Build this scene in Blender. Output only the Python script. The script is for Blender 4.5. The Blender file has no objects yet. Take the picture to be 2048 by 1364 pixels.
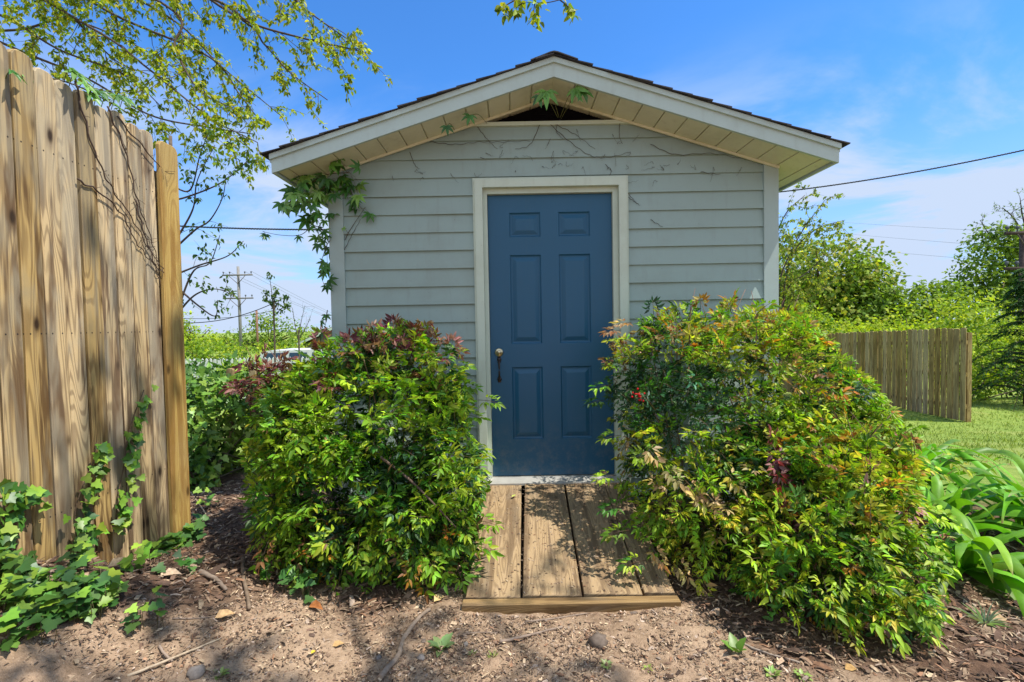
import bpy, math, random
import numpy as np
from mathutils import Vector
rng = np.random.default_rng(11)
random.seed(11)
R = math.radians
scene = bpy.context.scene
COL = scene.collection

# ------------------------------------------------------------------ camera frame
F = 967.0
CAM = np.array([0.0, 0.0, 1.31])
PITCH, ROLL = R(1.9), 0.0185
fw = np.array([0, math.cos(PITCH), -math.sin(PITCH)])
r0 = np.array([1.0, 0, 0]); u0 = np.array([0, math.sin(PITCH), math.cos(PITCH)])
RT = math.cos(ROLL)*r0 - math.sin(ROLL)*u0
UP = math.sin(ROLL)*r0 + math.cos(ROLL)*u0
def ray(px, py):
    return fw + RT*((px-1024)/F) - UP*((py-682)/F)
def at(px, py, Y):
    d = ray(px, py); return CAM + d*(Y/d[1])
def at_x(px, py, X):
    d = ray(px, py); return CAM + d*(X/d[0])

# ------------------------------------------------------------------ noise / terrain
def _h(ix, iy):
    n = (ix*374761393 + iy*668265263) & 0xffffffff
    n = ((n ^ (n >> 13))*1274126177) & 0xffffffff
    return ((n ^ (n >> 16)) & 0xffff)/65535.0
def vnoise(x, y):
    x = np.asarray(x, float); y = np.asarray(y, float)
    ix = np.floor(x).astype(np.int64); iy = np.floor(y).astype(np.int64)
    fx = x-ix; fy = y-iy
    fx = fx*fx*(3-2*fx); fy = fy*fy*(3-2*fy)
    a = _h(ix, iy); b = _h(ix+1, iy); c = _h(ix, iy+1); d = _h(ix+1, iy+1)
    return (a*(1-fx)+b*fx)*(1-fy)+(c*(1-fx)+d*fx)*fy*1.0
def ss(a, b, x):
    t = np.clip((np.asarray(x, float)-a)/(b-a), 0, 1); return t*t*(3-2*t)
def H(x, y):
    x = np.asarray(x, float); y = np.asarray(y, float)
    h = ss(-.5, -1.75, x)*(.27-.17*ss(1.9, 2.7, y))*(1-.55*ss(3.0, 4.2, y))
    h = h + .24*ss(2.3, 1.55, y)*ss(-1.2, -1.95, x)
    h = h - .12*ss(1.6, 3.0, x)*ss(1.6, 2.6, y)
    h = h - .72*ss(3.7, 9.5, y) - .5*ss(11, 18, y)
    h = h + .03*(vnoise(x*1.7+9, y*1.7+3)-.5) + .022*(vnoise(x*6, y*6)-.5)
    return h
def ground_at(px, py):
    d = ray(px, py); t = 1.0
    for _ in range(400):
        p = CAM + d*t
        if p[2] <= H(p[0], p[1]): break
        t += .01
    return np.array([p[0], p[1], float(H(p[0], p[1]))])

# ------------------------------------------------------------------ mesh builder
def nrm(v):
    v = np.asarray(v, float); return v/np.maximum(np.linalg.norm(v, axis=-1, keepdims=True), 1e-9)
HARD = {'fence wood', 'fresh fence wood', 'ramp wood', 'old fence wood', 'siding paint', 'corner paint', 'trim paint', 'casing paint', 'soffit vinyl', 'blue door paint', 'aluminium sill', 'attic shade black', 'asphalt shingle', 'white paint', 'car glass', 'brown siding', 'brown shingle', 'litter'}
class MB:
    def __init__(s):
        s.v = []; s.lo = []; s.to = []; s.c = []; s.g = []; s.n = 0
    def add(s, verts, faces, col=(1, 1, 1), gc=None):
        verts = np.asarray(verts, float).reshape(-1, 3); m = len(verts)
        s.v.append(verts)
        s.lo.append(np.concatenate([np.asarray(f) for f in faces])+s.n)
        s.to.append(np.array([len(f) for f in faces]))
        s.c.append(np.broadcast_to(np.asarray(col, float), (m, 3)))
        s.g.append(np.zeros((m, 3)) if gc is None else np.asarray(gc, float).reshape(m, 3))
        s.n += m
    def many(s, P, faces, cols):
        N, m, _ = P.shape
        if N == 0: return
        s.v.append(P.reshape(-1, 3))
        fl = np.concatenate([np.asarray(f) for f in faces])
        s.lo.append((fl[None]+(np.arange(N)*m)[:, None]+s.n).ravel())
        s.to.append(np.tile(np.array([len(f) for f in faces]), N))
        s.c.append(np.repeat(np.asarray(cols, float), m, axis=0))
        s.g.append(np.zeros((N*m, 3))); s.n += N*m
    def box(s, x0, x1, y0, y1, z0, z1, col=(1, 1, 1)):
        v = [(x, y, z) for z in (z0, z1) for y in (y0, y1) for x in (x0, x1)]
        gc = [((x if abs(x1-x0) > abs(y1-y0) else y), z, .3) for x, y, z in v]
        s.add(v, [(0, 2, 3, 1), (4, 5, 7, 6), (0, 1, 5, 4), (2, 6, 7, 3), (0, 4, 6, 2), (1, 3, 7, 5)], col, gc)
    def prism(s, poly, ext, col=(1, 1, 1)):
        """poly: list of 3D points, ext: extrusion vector"""
        p = np.asarray(poly, float); n = len(p); q = p+np.asarray(ext, float)
        f = [tuple(range(n))[::-1], tuple(range(n, 2*n))]
        f += [(i, (i+1) % n, n+(i+1) % n, n+i) for i in range(n)]
        s.add(np.vstack([p, q]), f, col)
    def tube(s, pts, rad, k=6, col=(1, 1, 1)):
        pts = np.asarray(pts, float); n = len(pts)
        rad = np.broadcast_to(np.asarray(rad, float), (n,)) if np.ndim(rad) else np.full(n, rad)
        t = np.gradient(pts, axis=0); t = nrm(t)
        ref = np.array([0, 0, 1.0]) if abs(t[0][2]) < .9 else np.array([1.0, 0, 0])
        a = nrm(np.cross(t, ref)); b = np.cross(t, a)
        th = np.arange(k)*2*math.pi/k
        V = pts[:, None]+rad[:, None, None]*(np.cos(th)[None, :, None]*a[:, None]+np.sin(th)[None, :, None]*b[:, None])
        fs = []
        for i in range(n-1):
            for j in range(k):
                fs.append((i*k+j, i*k+(j+1) % k, (i+1)*k+(j+1) % k, (i+1)*k+j))
        fs.append(tuple(range(k))[::-1]); fs.append(tuple((n-1)*k+j for j in range(k)))
        s.add(V.reshape(-1, 3), fs, col)
    def board(s, o, ac, al, th, w, L, t, rnd, top='flat', col=(1, 1, 1)):
        """plank: o base centre of the face, ac across, al along, th outward face normal"""
        o = np.asarray(o, float); ac = nrm(ac); al = nrm(al); th = nrm(th)
        h = w/2; e = min(w*.22, .022)
        if top == 'ear': pr = [(-h, 0), (h, 0), (h, L-e*1.2), (h-e*.5, L-e*.35), (h-e*1.3, L), (-h+e*1.3, L), (-h+e*.5, L-e*.35), (-h, L-e*1.2)]
        else: pr = [(-h, 0), (h, 0), (h, L), (-h, L)]
        n = len(pr); b = .0035
        fr = [o+ac*(x*(1-2*b/w))+al*(b+y*(1-2*b/L)) for x, y in pr]
        md = [o+ac*x+al*y-th*b for x, y in pr]
        bk = [o+ac*x+al*y-th*t for x, y in pr]
        gp = [(x, y, rnd) for x, y in pr]
        ge = [(x+.013, y, rnd) for x, y in pr]; gb = [(x+.05, y, rnd) for x, y in pr]
        f = [tuple(range(n)), tuple(range(3*n-1, 2*n-1, -1))]
        for i in range(n):
            j = (i+1) % n
            f.append((i, n+i, n+j, j)); f.append((n+i, 2*n+i, 2*n+j, n+j))
        s.add(fr+md+bk, f, col, gp+ge+gb)
    def build(s, name, mat, parent=None, smooth=None):
        me = bpy.data.meshes.new(name)
        v = np.concatenate(s.v); lo = np.concatenate(s.lo).astype(np.int32); to = np.concatenate(s.to).astype(np.int32)
        me.vertices.add(len(v)); me.vertices.foreach_set('co', v.astype(np.float32).ravel())
        me.loops.add(len(lo)); me.loops.foreach_set('vertex_index', lo)
        me.polygons.add(len(to)); st = np.concatenate([[0], np.cumsum(to)[:-1]]).astype(np.int32)
        me.polygons.foreach_set('loop_start', st); me.polygons.foreach_set('loop_total', to)
        me.update(calc_edges=True)
        c = np.concatenate(s.c); c4 = np.ones((len(c), 4), np.float32); c4[:, :3] = c
        me.color_attributes.new('tint', 'FLOAT_COLOR', 'POINT').data.foreach_set('color', c4.ravel())
        g = np.concatenate(s.g).astype(np.float32)
        me.attributes.new('grain', 'FLOAT_VECTOR', 'POINT').data.foreach_set('vector', g.ravel())
        if smooth is None: smooth = mat.name not in HARD
        me.polygons.foreach_set('use_smooth', np.full(len(to), bool(smooth)))
        me.validate()
        me.materials.append(mat)
        o = bpy.data.objects.new(name, me); COL.objects.link(o)
        if parent: o.parent = parent
        return o
def tag(o, label, cat, group=None, kind=None):
    o['label'] = label
    if cat: o['category'] = cat
    if group: o['group'] = group
    if kind: o['kind'] = kind
    return o
def thing(name, label, cat, group=None):
    return _thing(name, label, cat, group)
def _thing(name, label, cat, group):
    o = bpy.data.objects.new(name, None); COL.objects.link(o); o.empty_display_size = .1
    return tag(o, label, cat, group)

# ------------------------------------------------------------------ materials
def newmat(name):
    m = bpy.data.materials.new(name); m.use_nodes = True
    nt = m.node_tree; nt.nodes.clear()
    return m, nt, nt.nodes, nt.links
class NT:
    def __init__(s, name):
        s.m, s.nt, s.N, s.L = newmat(name)
        s.out = s.N.new('ShaderNodeOutputMaterial')
    def new(s, t, **kw):
        n = s.N.new(t)
        for k, v in kw.items(): setattr(n, k, v)
        return n
    def link(s, a, b): s.L.new(a, b)
    def set(s, sock, v):
        if hasattr(v, 'node'): s.L.new(v, sock)
        elif isinstance(v, (tuple, list)) and len(v) == 3 and sock.type == 'RGBA': sock.default_value = (*v, 1)
        else: sock.default_value = v
    def noise(s, vec, scale, detail=3, rough=.55, dist=0):
        n = s.new('ShaderNodeTexNoise'); s.set(n.inputs['Vector'], vec) if vec is not None else None
        n.inputs['Scale'].default_value = scale; n.inputs['Detail'].default_value = detail
        n.inputs['Roughness'].default_value = rough; n.inputs['Distortion'].default_value = dist
        return n.outputs['Fac']
    def math(s, op, a, b=0.0, c=None, clamp=False):
        n = s.new('ShaderNodeMath', operation=op, use_clamp=clamp)
        s.set(n.inputs[0], a); s.set(n.inputs[1], b)
        if c is not None: s.set(n.inputs[2], c)
        return n.outputs[0]
    def ramp(s, fac, a, b, interp='EASE'):
        n = s.new('ShaderNodeMapRange', interpolation_type='SMOOTHSTEP')
        s.set(n.inputs[0], fac); n.inputs[1].default_value = a; n.inputs[2].default_value = b
        return n.outputs[0]
    def mix(s, f, a, b, mode='MIX'):
        n = s.new('ShaderNodeMix', data_type='RGBA', blend_type=mode)
        s.set(n.inputs[0], f); s.set(n.inputs[6], a); s.set(n.inputs[7], b)
        return n.outputs[2]
    def attr(s, name, which='Color'):
        n = s.new('ShaderNodeAttribute', attribute_name=name); return n.outputs[which]
    def coord(s): return s.new('ShaderNodeTexCoord').outputs['Object']
    def sep(s, v):
        n = s.new('ShaderNodeSeparateXYZ'); s.set(n.inputs[0], v); return n.outputs
    def comb(s, x, y, z):
        n = s.new('ShaderNodeCombineXYZ')
        for i, q in enumerate((x, y, z)): s.set(n.inputs[i], q)
        return n.outputs[0]
    def bump(s, h, strength, dist):
        n = s.new('ShaderNodeBump'); n.inputs['Strength'].default_value = strength
        n.inputs['Distance'].default_value = dist; s.set(n.inputs['Height'], h); return n.outputs[0]
    def pbr(s, col, rough=.6, spec=.4, metal=0, normal=None):
        p = s.new('ShaderNodeBsdfPrincipled'); s.set(p.inputs['Base Color'], col)
        s.set(p.inputs['Roughness'], rough); s.set(p.inputs['Specular IOR Level'], spec)
        s.set(p.inputs['Metallic'], metal)
        if normal is not None: s.set(p.inputs['Normal'], normal)
        return p.outputs[0]
    def done(s, sh): s.L.new(sh, s.out.inputs[0]); return s.m

def leaf_material(name, rough=.42, trans=.35, spec=.45, tmul=(1.1, 1.3, .5)):
    t = NT(name); c = t.attr('tint')
    n = t.noise(t.coord(), 34, 2)
    c = t.mix(t.math('MULTIPLY', t.ramp(n, .35, .7), .35), c, (.55, .6, .5), 'MULTIPLY')
    n2 = t.noise(t.coord(), 3.0, 2)
    v = t.new('ShaderNodeHueSaturation'); t.set(v.inputs['Color'], c)
    t.set(v.inputs['Value'], t.math('MULTIPLY_ADD', n2, .6, .7))
    c = v.outputs[0]
    p = t.pbr(c, rough, spec)
    tr = t.new('ShaderNodeBsdfTranslucent'); t.set(tr.inputs[0], t.mix(1.0, c, tmul, 'MULTIPLY'))
    mx = t.new('ShaderNodeMixShader'); mx.inputs[0].default_value = trans
    t.link(p, mx.inputs[1]); t.link(tr.outputs[0], mx.inputs[2])
    return t.done(mx.outputs[0])

def wood_material(name, light, dark, grey, greyamt=.4, sheen=.25, nails=(), noff=.024):
    t = NT(name); g = t.sep(t.attr('grain', 'Vector'))
    across, along, rnd = g[0], g[1], g[2]
    r10 = t.math('MULTIPLY', rnd, 37.0)
    # cathedral figure: contour lines of a stretched noise
    v = t.comb(t.math('MULTIPLY_ADD', across, 9.0, r10), t.math('MULTIPLY_ADD', along, 1.05, r10), r10)
    n = t.noise(v, 1.0, 1.5, .45, .35)
    rings = t.math('SINE', t.math('MULTIPLY', n, 110.0))
    rings = t.ramp(rings, -.1, 1.0)
    # knots
    vk = t.comb(t.math('MULTIPLY_ADD', across, 8.0, r10), t.math('MULTIPLY_ADD', along, 3.6, r10), r10)
    vo = t.new('ShaderNodeTexVoronoi'); t.set(vo.inputs['Vector'], vk); vo.inputs['Scale'].default_value = 1.0
    knot = t.ramp(vo.outputs['Distance'], .15, .05)
    khalo = t.ramp(vo.outputs['Distance'], .3, .08)
    # fibres
    vf = t.comb(t.math('MULTIPLY_ADD', across, 260.0, r10), t.math('MULTIPLY', along, 5.0), r10)
    fib = t.noise(vf, 1.0, 3, .6)
    vs = t.comb(t.math('MULTIPLY_ADD', across, 20.0, r10), t.math('MULTIPLY_ADD', along, 1.5, r10), r10)
    streak = t.noise(vs, 1.0, 3, .6, .4)
    vw = t.comb(t.math('MULTIPLY_ADD', across, 8.0, r10), t.math('MULTIPLY_ADD', along, 1.9, r10), r10)
    blot = t.noise(vw, 1.0, 3, .6, .5)
    c = t.mix(t.math('MULTIPLY', rings, .52), light, dark)
    c = t.mix(t.math('MULTIPLY', t.ramp(streak, .45, .60), .9), c, dark)
    c = t.mix(t.math('MULTIPLY', t.ramp(t.math('ADD', blot, t.math('MULTIPLY_ADD', along, .10, -.12)), .44, .66), greyamt), c, grey)
    c = t.mix(t.math('MULTIPLY', khalo, .5), c, dark)
    c = t.mix(knot, c, tuple(.35*q for q in dark))
    c = t.mix(t.ramp(fib, .62, .8), c, (.35, .32, .3), 'MULTIPLY')
    for zn in nails:
        ax = t.math('SUBTRACT', t.math('ABSOLUTE', across), noff); dz = t.math('SUBTRACT', along, zn)
        dd = t.math('ADD', t.math('MULTIPLY', ax, ax), t.math('MULTIPLY', dz, dz))
        c = t.mix(t.ramp(dd, .000018, .000008), c, (.03, .02, .015))
    hv = t.new('ShaderNodeHueSaturation'); t.set(hv.inputs['Color'], c)
    wn = t.new('ShaderNodeTexWhiteNoise', noise_dimensions='1D'); t.set(wn.inputs['W'], r10)
    t.set(hv.inputs['Value'], t.math('MULTIPLY_ADD', wn.outputs['Value'], .45, .74))
    t.set(hv.inputs['Saturation'], t.math('MULTIPLY_ADD', wn.outputs['Value'], -.35, 1.15))
    hgt = t.math('ADD', t.math('MULTIPLY', fib, .7), t.math('MULTIPLY', rings, -.35))
    return t.done(t.pbr(hv.outputs[0], .72, sheen, 0, t.bump(hgt, .45, .003)))

def paint(name, col, dirt=(.12, .1, .06), amt=.3, rough=.5, scale=3.0, bump=.15, spec=.4, splash=None):
    t = NT(name); co = t.coord()
    n = t.noise(co, scale, 6, .65)
    s = t.sep(co)
    v = t.comb(t.math('MULTIPLY', s[0], 22), t.math('MULTIPLY', s[1], 22), t.math('MULTIPLY', s[2], 2.0))
    st = t.noise(v, 1.0, 4, .6)
    fine = t.noise(co, 160, 3)
    d = t.math('MULTIPLY', t.math('ADD', t.math('MULTIPLY', t.ramp(n, .45, .75), .6), t.math('MULTIPLY', t.ramp(st, .52, .8), .5)), amt, clamp=True)
    sp = t.math('MULTIPLY', t.ramp(t.noise(co, 70, 3, .7), .66, .74), amt*1.2, clamp=True)
    c = t.mix(d, col, dirt); c = t.mix(sp, c, tuple(.5*q for q in dirt))
    if splash:
        sf = t.math('MULTIPLY', t.ramp(s[2], .75, .22), t.ramp(t.noise(co, 14, 6, .75), .42, .72))
        c = t.mix(t.math('MULTIPLY', sf, .75, clamp=True), c, splash)
        rough = t.math('MULTIPLY_ADD', n, .35, rough-.15)
    return t.done(t.pbr(c, rough, spec, 0, t.bump(fine, bump, .002)))

def plain(name, col, rough=.6, spec=.4, metal=0, var=.25, scale=20):
    t = NT(name); n = t.noise(t.coord(), scale, 4, .6)
    c = t.mix(t.math('MULTIPLY', t.ramp(n, .35, .7), var), col, tuple(.4*q for q in col))
    return t.done(t.pbr(c, rough, spec, metal, t.bump(n, .2, .003)))
def tinted(name, rough=.8, spec=.2, scale=60):
    t = NT(name); n = t.noise(t.coord(), scale, 4, .65)
    c = t.mix(t.math('MULTIPLY', t.ramp(n, .35, .7), .6), t.attr('tint'), (.45, .42, .4), 'MULTIPLY')
    return t.done(t.pbr(c, rough, spec, 0, t.bump(n, .4, .004)))

M = {}
M['fence'] = wood_material('fence wood', (.50, .34, .14), (.105, .055, .022), (.32, .27, .175), .6, .25, (.56, 1.31, 2.06))
M['fence_new'] = wood_material('fresh fence wood', (.58, .405, .16), (.34, .20, .075), (.42, .30, .14), .5)
M['deck'] = wood_material('ramp wood', (.30, .19, .078), (.13, .075, .03), (.19, .138, .08), .6, .25, (.05, .62, 1.19), .09)
M['far_fence'] = wood_material('old fence wood', (.38, .26, .10), (.17, .105, .038), (.27, .20, .09), .5)
M['siding'] = paint('siding paint', (.28, .356, .33), (.16, .15, .10), .30, .6, 3.0, .15, .25)
M['corner'] = paint('corner paint', (.345, .42, .395), (.16, .15, .11), .22, .6, 3.0, .15, .25)
M['trim'] = paint('trim paint', (.41, .49, .455), (.2, .19, .13), .30, .6, 3.0, .15, .25)
M['casing'] = paint('casing paint', (.51, .57, .47), (.25, .22, .14), .35, .6, 3.0, .15, .25)
M['soffit'] = paint('soffit vinyl', (.62, .595, .43), (.2, .15, .06), .38, .6, 3.0, .15, .25)
M['door'] = paint('blue door paint', (.007, .076, .15), (.05, .09, .11), .30, .45, 2.0, .25, .45, (.085, .12, .155))
M['brass'] = plain('worn brass', (.62, .52, .33), .3, .5, 1.0)
M['bronze'] = plain('dark bronze', (.06, .045, .04), .35, .5, .8)
M['sill'] = plain('aluminium sill', (.55, .53, .48), .45, .5, .5)
M['dark'] = plain('attic shade black', (.008, .007, .009), .9, .1)  # near-black colour holds the shade of the attic; vent mesh uses it too
M['shingle'] = tinted('asphalt shingle', .9, .2, 140)
M['bark'] = tinted('bark', .9, .15, 30)
M['stem'] = tinted('stem', .75, .2, 90)
M['leaf'] = leaf_material('nandina leaf', .48, .42, .35)
M['ivy'] = leaf_material('ivy leaf', .42, .25, .4)
M['tree_leaf'] = leaf_material('tree leaf', .5, .5, .3, (1.3, 1.3, .5))
M['far_leaf'] = leaf_material('distant leaf', .6, .5, .2, (1.25, 1.25, .5))
M['crinum'] = leaf_material('crinum leaf', .45, .35, .3)
M['litter'] = tinted('litter', .85, .15, 80)
M['stone'] = tinted('stone', .9, .2, 50)
M['white'] = plain('white paint', (.6, .6, .58), .5, .4, 0, .15, 6)
M['glass'] = plain('car glass', (.03, .06, .12), .08, .6, 0, .1, 2)
M['rubber'] = plain('rubber', (.02, .02, .02), .8)
M['metal'] = plain('galvanised steel', (.42, .43, .44), .45, .5, .6)
M['wire'] = plain('cable', (.02, .02, .022), .6)
M['thin_wire'] = plain('thin cable', (.16, .17, .19), .6)
M['pole'] = tinted('pole timber', .85, .2, 12)

def ground_material():
    t = NT('ground'); co = t.coord(); a = t.new('ShaderNodeSeparateColor'); t.set(a.inputs[0], t.attr('tint'))
    mul, lawn = a.outputs[0], a.outputs[1]
    n1 = t.noise(co, 1.6, 5, .6); n2 = t.noise(co, 24, 6, .75); n3 = t.noise(co, 130, 4, .75); n4 = t.noise(co, 60, 4, .7)
    dirt = t.mix(t.ramp(n2, .35, .65), (.40, .275, .18), (.24, .16, .10))
    dirt = t.mix(t.math('MULTIPLY', t.ramp(n1, .45, .65), .5), dirt, (.44, .315, .21))
    dirt = t.mix(t.math('MULTIPLY', t.ramp(n3, .58, .72), .7), dirt, (.14, .085, .055))
    dirt = t.mix(t.math('MULTIPLY', t.ramp(n4, .63, .70), .7), dirt, (.62, .49, .36))
    mu = t.mix(t.ramp(n2, .35, .68), (.155, .092, .058), (.07, .042, .03))
    mu = t.mix(t.math('MULTIPLY', t.ramp(n4, .6, .7), .6), mu, (.30, .2, .13))
    lw = t.mix(t.ramp(t.noise(co, 9, 5, .7), .35, .65), (.235, .30, .06), (.15, .225, .04))
    lw = t.mix(t.math('MULTIPLY', t.ramp(t.noise(co, 1.1, 3), .5, .7), .5), lw, (.30, .31, .09))
    c = t.mix(mul, dirt, mu); c = t.mix(lawn, c, lw)
    hgt = t.math('ADD', t.math('MULTIPLY', n2, 1.1), t.math('ADD', t.math('MULTIPLY', n3, .35), t.math('MULTIPLY', n4, .4)))
    return t.done(t.pbr(c, .95, .1, 0, t.bump(hgt, .8, .02)))
M['ground'] = ground_material()

# ------------------------------------------------------------------ ground
def axis(a, b, step, far):
    mid = np.arange(a, b, step); out = []; s = step; x = b
    while x < far: out.append(x); s *= 1.16; x += s
    neg = []; s = step; x = a
    while x > -far: s *= 1.16; x -= s; neg.append(x)
    return np.concatenate([neg[::-1], mid, out, [far*1.01]])
gx = axis(-3.0, 3.4, .028, 420); gy = axis(1.0, 4.4, .028, 420)
GX, GY = np.meshgrid(gx, gy, indexing='xy')
GZ = H(GX, GY)
near = ss(6, 4, np.abs(GX))*ss(7, 5, GY)
GZ = GZ + near*(.018*(vnoise(GX*19, GY*19)-.5)+.009*(vnoise(GX*45, GY*45)-.5))
BX = [-3, -1.64, -1.42, -1.18, -.3, .75, .96, 1.12, 3]; BY = [1.2, 1.5, 1.85, 2.08, 2.28, 2.2, 1.95, 1.72, 1.2]
def dirt_mask(x, y):
    return ss(.16, -.16, y-np.interp(x, BX, BY)+.35*(vnoise(np.asarray(x)*3.1, np.asarray(y)*3.1)-.5)+.12*(vnoise(np.asarray(x)*14, np.asarray(y)*14)-.5))
g = MB(); nx, ny = len(gx), len(gy)
ii = np.arange(nx*ny).reshape(ny, nx)
q = np.stack([ii[:-1, :-1], ii[:-1, 1:], ii[1:, 1:], ii[1:, :-1]], -1).reshape(-1, 4)
mul = 1-dirt_mask(GX, GY); lawn = ss(4.3, 5.0, GY+.5*vnoise(GX*2, GY*2)+.6*ss(2.2, 3.6, GX))
g.v.append(np.stack([GX, GY, GZ], -1).reshape(-1, 3)); g.lo.append(q.ravel()); g.to.append(np.full(len(q), 4))
g.c.append(np.stack([mul, lawn, 0*mul], -1).reshape(-1, 3)); g.g.append(np.zeros((nx*ny, 3))); g.n = nx*ny
gr = g.build('ground', M['ground'], smooth=True); gr['kind'] = 'structure'

# ------------------------------------------------------------------ leaf templates
LEAF_V = np.array([(0, 0, 0), (.28, .5, .07), (.66, .36, .03), (1, 0, -.12), (.66, -.36, .03), (.28, -.5, .07), (.3, 0, -.01), (.66, 0, -.04)])
LEAF_F = [(0, 6, 1), (1, 6, 7, 2), (2, 7, 3), (0, 5, 6), (5, 4, 7, 6), (4, 3, 7)]
DIA_V = np.array([(0, 0, 0), (.45, .5, .05), (1, 0, -.06), (.45, -.5, .05)]); DIA_F = [(0, 3, 2, 1)]
_ivy = [(0, 0), (-.12, .30), (.10, .55), (.36, .30), (.58, .36), (.70, .16), (1, 0)]
IVY_V = np.array([(x, y, .06*abs(y)) for x, y in _ivy]+[(x, -y, .06*abs(y)) for x, y in _ivy[1:-1][::-1]]+[(.32, 0, -.03)])
IVY_F = [(i, len(IVY_V)-1, (i+1) % (len(IVY_V)-1)) for i in range(len(IVY_V)-1)]
IVY_F = [(a, c, b)[::-1] for a, c, b in IVY_F]
CHIP_V = np.array([(0, -.5, 0), (0, .5, 0), (.5, .55, .08), (.5, -.5, .08), (1, .3, .0), (1, -.35, .02)]); CHIP_F = [(0, 3, 2, 1), (3, 5, 4, 2)]
class Leaves:
    """collects leaves, stamps a template for each"""
    def __init__(s, V=LEAF_V, Fc=LEAF_F): s.b = []; s.d = []; s.n = []; s.L = []; s.W = []; s.c = []; s.V = V; s.F = Fc
    def add(s, b, d, n, L, W, c): s.b.append(b); s.d.append(d); s.n.append(n); s.L.append(L); s.W.append(W); s.c.append(c)
    def stamp(s, mb):
        if not s.b: return
        b = np.array(s.b); d = nrm(np.array(s.d)); n = np.array(s.n); L = np.array(s.L); W = np.array(s.W)
        stamp(mb, s.V, s.F, b, d, n, L, W, np.array(s.c))
def stamp(mb, V, Fc, b, d, n, L, W, c):
    sd = nrm(np.cross(n, d)); up = np.cross(d, sd)
    P = b[:, None]+(L[:, None]*V[None, :, 0])[..., None]*d[:, None]+(W[:, None]*V[None, :, 1])[..., None]*sd[:, None]+(L[:, None]*V[None, :, 2])[..., None]*up[:, None]
    mb.many(P, Fc, np.clip(c, .002, 1))
def rv(s=1.0): return rng.normal(0, s, 3)
def jit(c, a=.18): return np.asarray(c)*np.exp(rng.normal(0, a))*(1+rng.normal(0, a*.35, 3))
def smooth_path(pts, n=10):
    pts = np.asarray(pts, float); m = len(pts); out = []
    P = np.vstack([2*pts[0]-pts[1], pts, 2*pts[-1]-pts[-2]])
    for i in range(1, m):
        a, b, c, d = P[i-1], P[i], P[i+1], P[i+2]
        for t in np.linspace(0, 1, n, endpoint=False):
            out.append(.5*((2*b)+(-a+c)*t+(2*a-5*b+4*c-d)*t*t+(-a+3*b-3*c+d)*t**3))
    out.append(pts[-1]); return np.array(out)

# ------------------------------------------------------------------ shed
YW = 3.49; YF = 3.15; XC = .300; XL, XR = -1.285, 1.908; HWF = 1.828
ZA = 2.895; SL = .317; DEP = 3.7
def zfb(x): return ZA-SL*abs(x-XC)           # underside of the rake at x
shed = thing('garden_shed', 'small grey shed with a blue six-panel door and shallow gable roof', 'shed')
# siding: overlapped boards, cut around the door opening and by the soffit
DX0, DX1, DZ0, DZ1 = -.158, .735, .204, 2.245
CX0, CX1, CZ1 = -.245, .828, 2.338
sd_ = MB(); z = 1.985-.128*18
VENT = 2.728
while z < VENT-.01:
    z1 = min(z+.128, VENT); k = .0; zl = z-.006
    def seg(x0, x1):
        a, b = YW-.027, YW-.008
        if x1-x0 < .02: return
        n = max(2, int((x1-x0)/.25)); xs = np.linspace(x0, x1, n+1)
        # clip board ends to the soffit slope
        top = [min(z1+.01, zfb(x)+.03) for x in xs]; bot = [min(zl, zfb(x)+.029) for x in xs]
        v = []
        for x, tz, bz in zip(xs, top, bot):
            wob = .0016*math.sin(x*3.1+z*17)
            v += [(x, a+wob, bz), (x, b+wob, max(tz, bz+.001)), (x, YW+.01, bz)]
        f = []
        for i in range(n):
            f += [(3*i, 3*i+3, 3*i+4, 3*i+1), (3*i+2, 3*i+5, 3*i+3, 3*i)]
        sd_.add(v, f)
    hw = (ZA+.025-zl)/SL
    x0, x1 = max(XL+.09, XC-hw), min(XR-.09, XC+hw)
    if z1 <= CZ1+.02: seg(x0, CX0+.004); seg(CX1-.004, x1)
    elif z < CZ1: seg(x0, CX0+.004); seg(CX1-.004, x1); zl = max(zl, CZ1-.004); seg(CX0+.004, CX1-.004)
    else: seg(x0, x1)
    z += .128
sd_.build('siding', M['siding'], shed)
for xa, xb in ((XL, XL+.103), (XR-.103, XR)):
    b = MB()
    zt = lambda x: zfb(x)+.02
    b.prism([(xa, YW-.034, -.95), (xb, YW-.034, -.95), (xb, YW-.034, zt(xb)), (xa, YW-.034, zt(xa))], (0, .06, 0))
    b.build('corner_board', M['corner'], shed)
for xs in (XL+.004, XR-.024):
    b = MB(); b.box(xs, xs+.02, YW+.027, YW+DEP, -.95, 2.36); b.build('side_wall', M['siding'], shed)
b = MB(); b.prism([(XL+.03, YW+DEP, -.95), (XR-.03, YW+DEP, -.95), (XR-.03, YW+DEP, zfb(XR)+.02), (XC, YW+DEP, ZA+.02), (XL+.03, YW+DEP, zfb(XL)+.02)], (0, .02, 0)); b.build('rear_wall', M['siding'], shed)
hv0 = (ZA+.012-2.70)/SL
b = MB(); b.box(XL+.04, XR-.04, YW+.35, YW+.37, 1.9, 2.74); b.box(XL+.04, XR-.04, YW+.06, YW+.35, 2.66, 2.68); b.prism([(XC-hv0, YW+.05, 2.66), (XC+hv0, YW+.05, 2.66), (XC+hv0, YW+.05, 2.70), (XC, YW+.05, ZA+.012), (XC-hv0, YW+.05, 2.70)], (0, .004, 0)); b.build('attic_shade_panel', M['dark'], shed)  # black panels behind the vent stand in for the darkness inside
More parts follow.
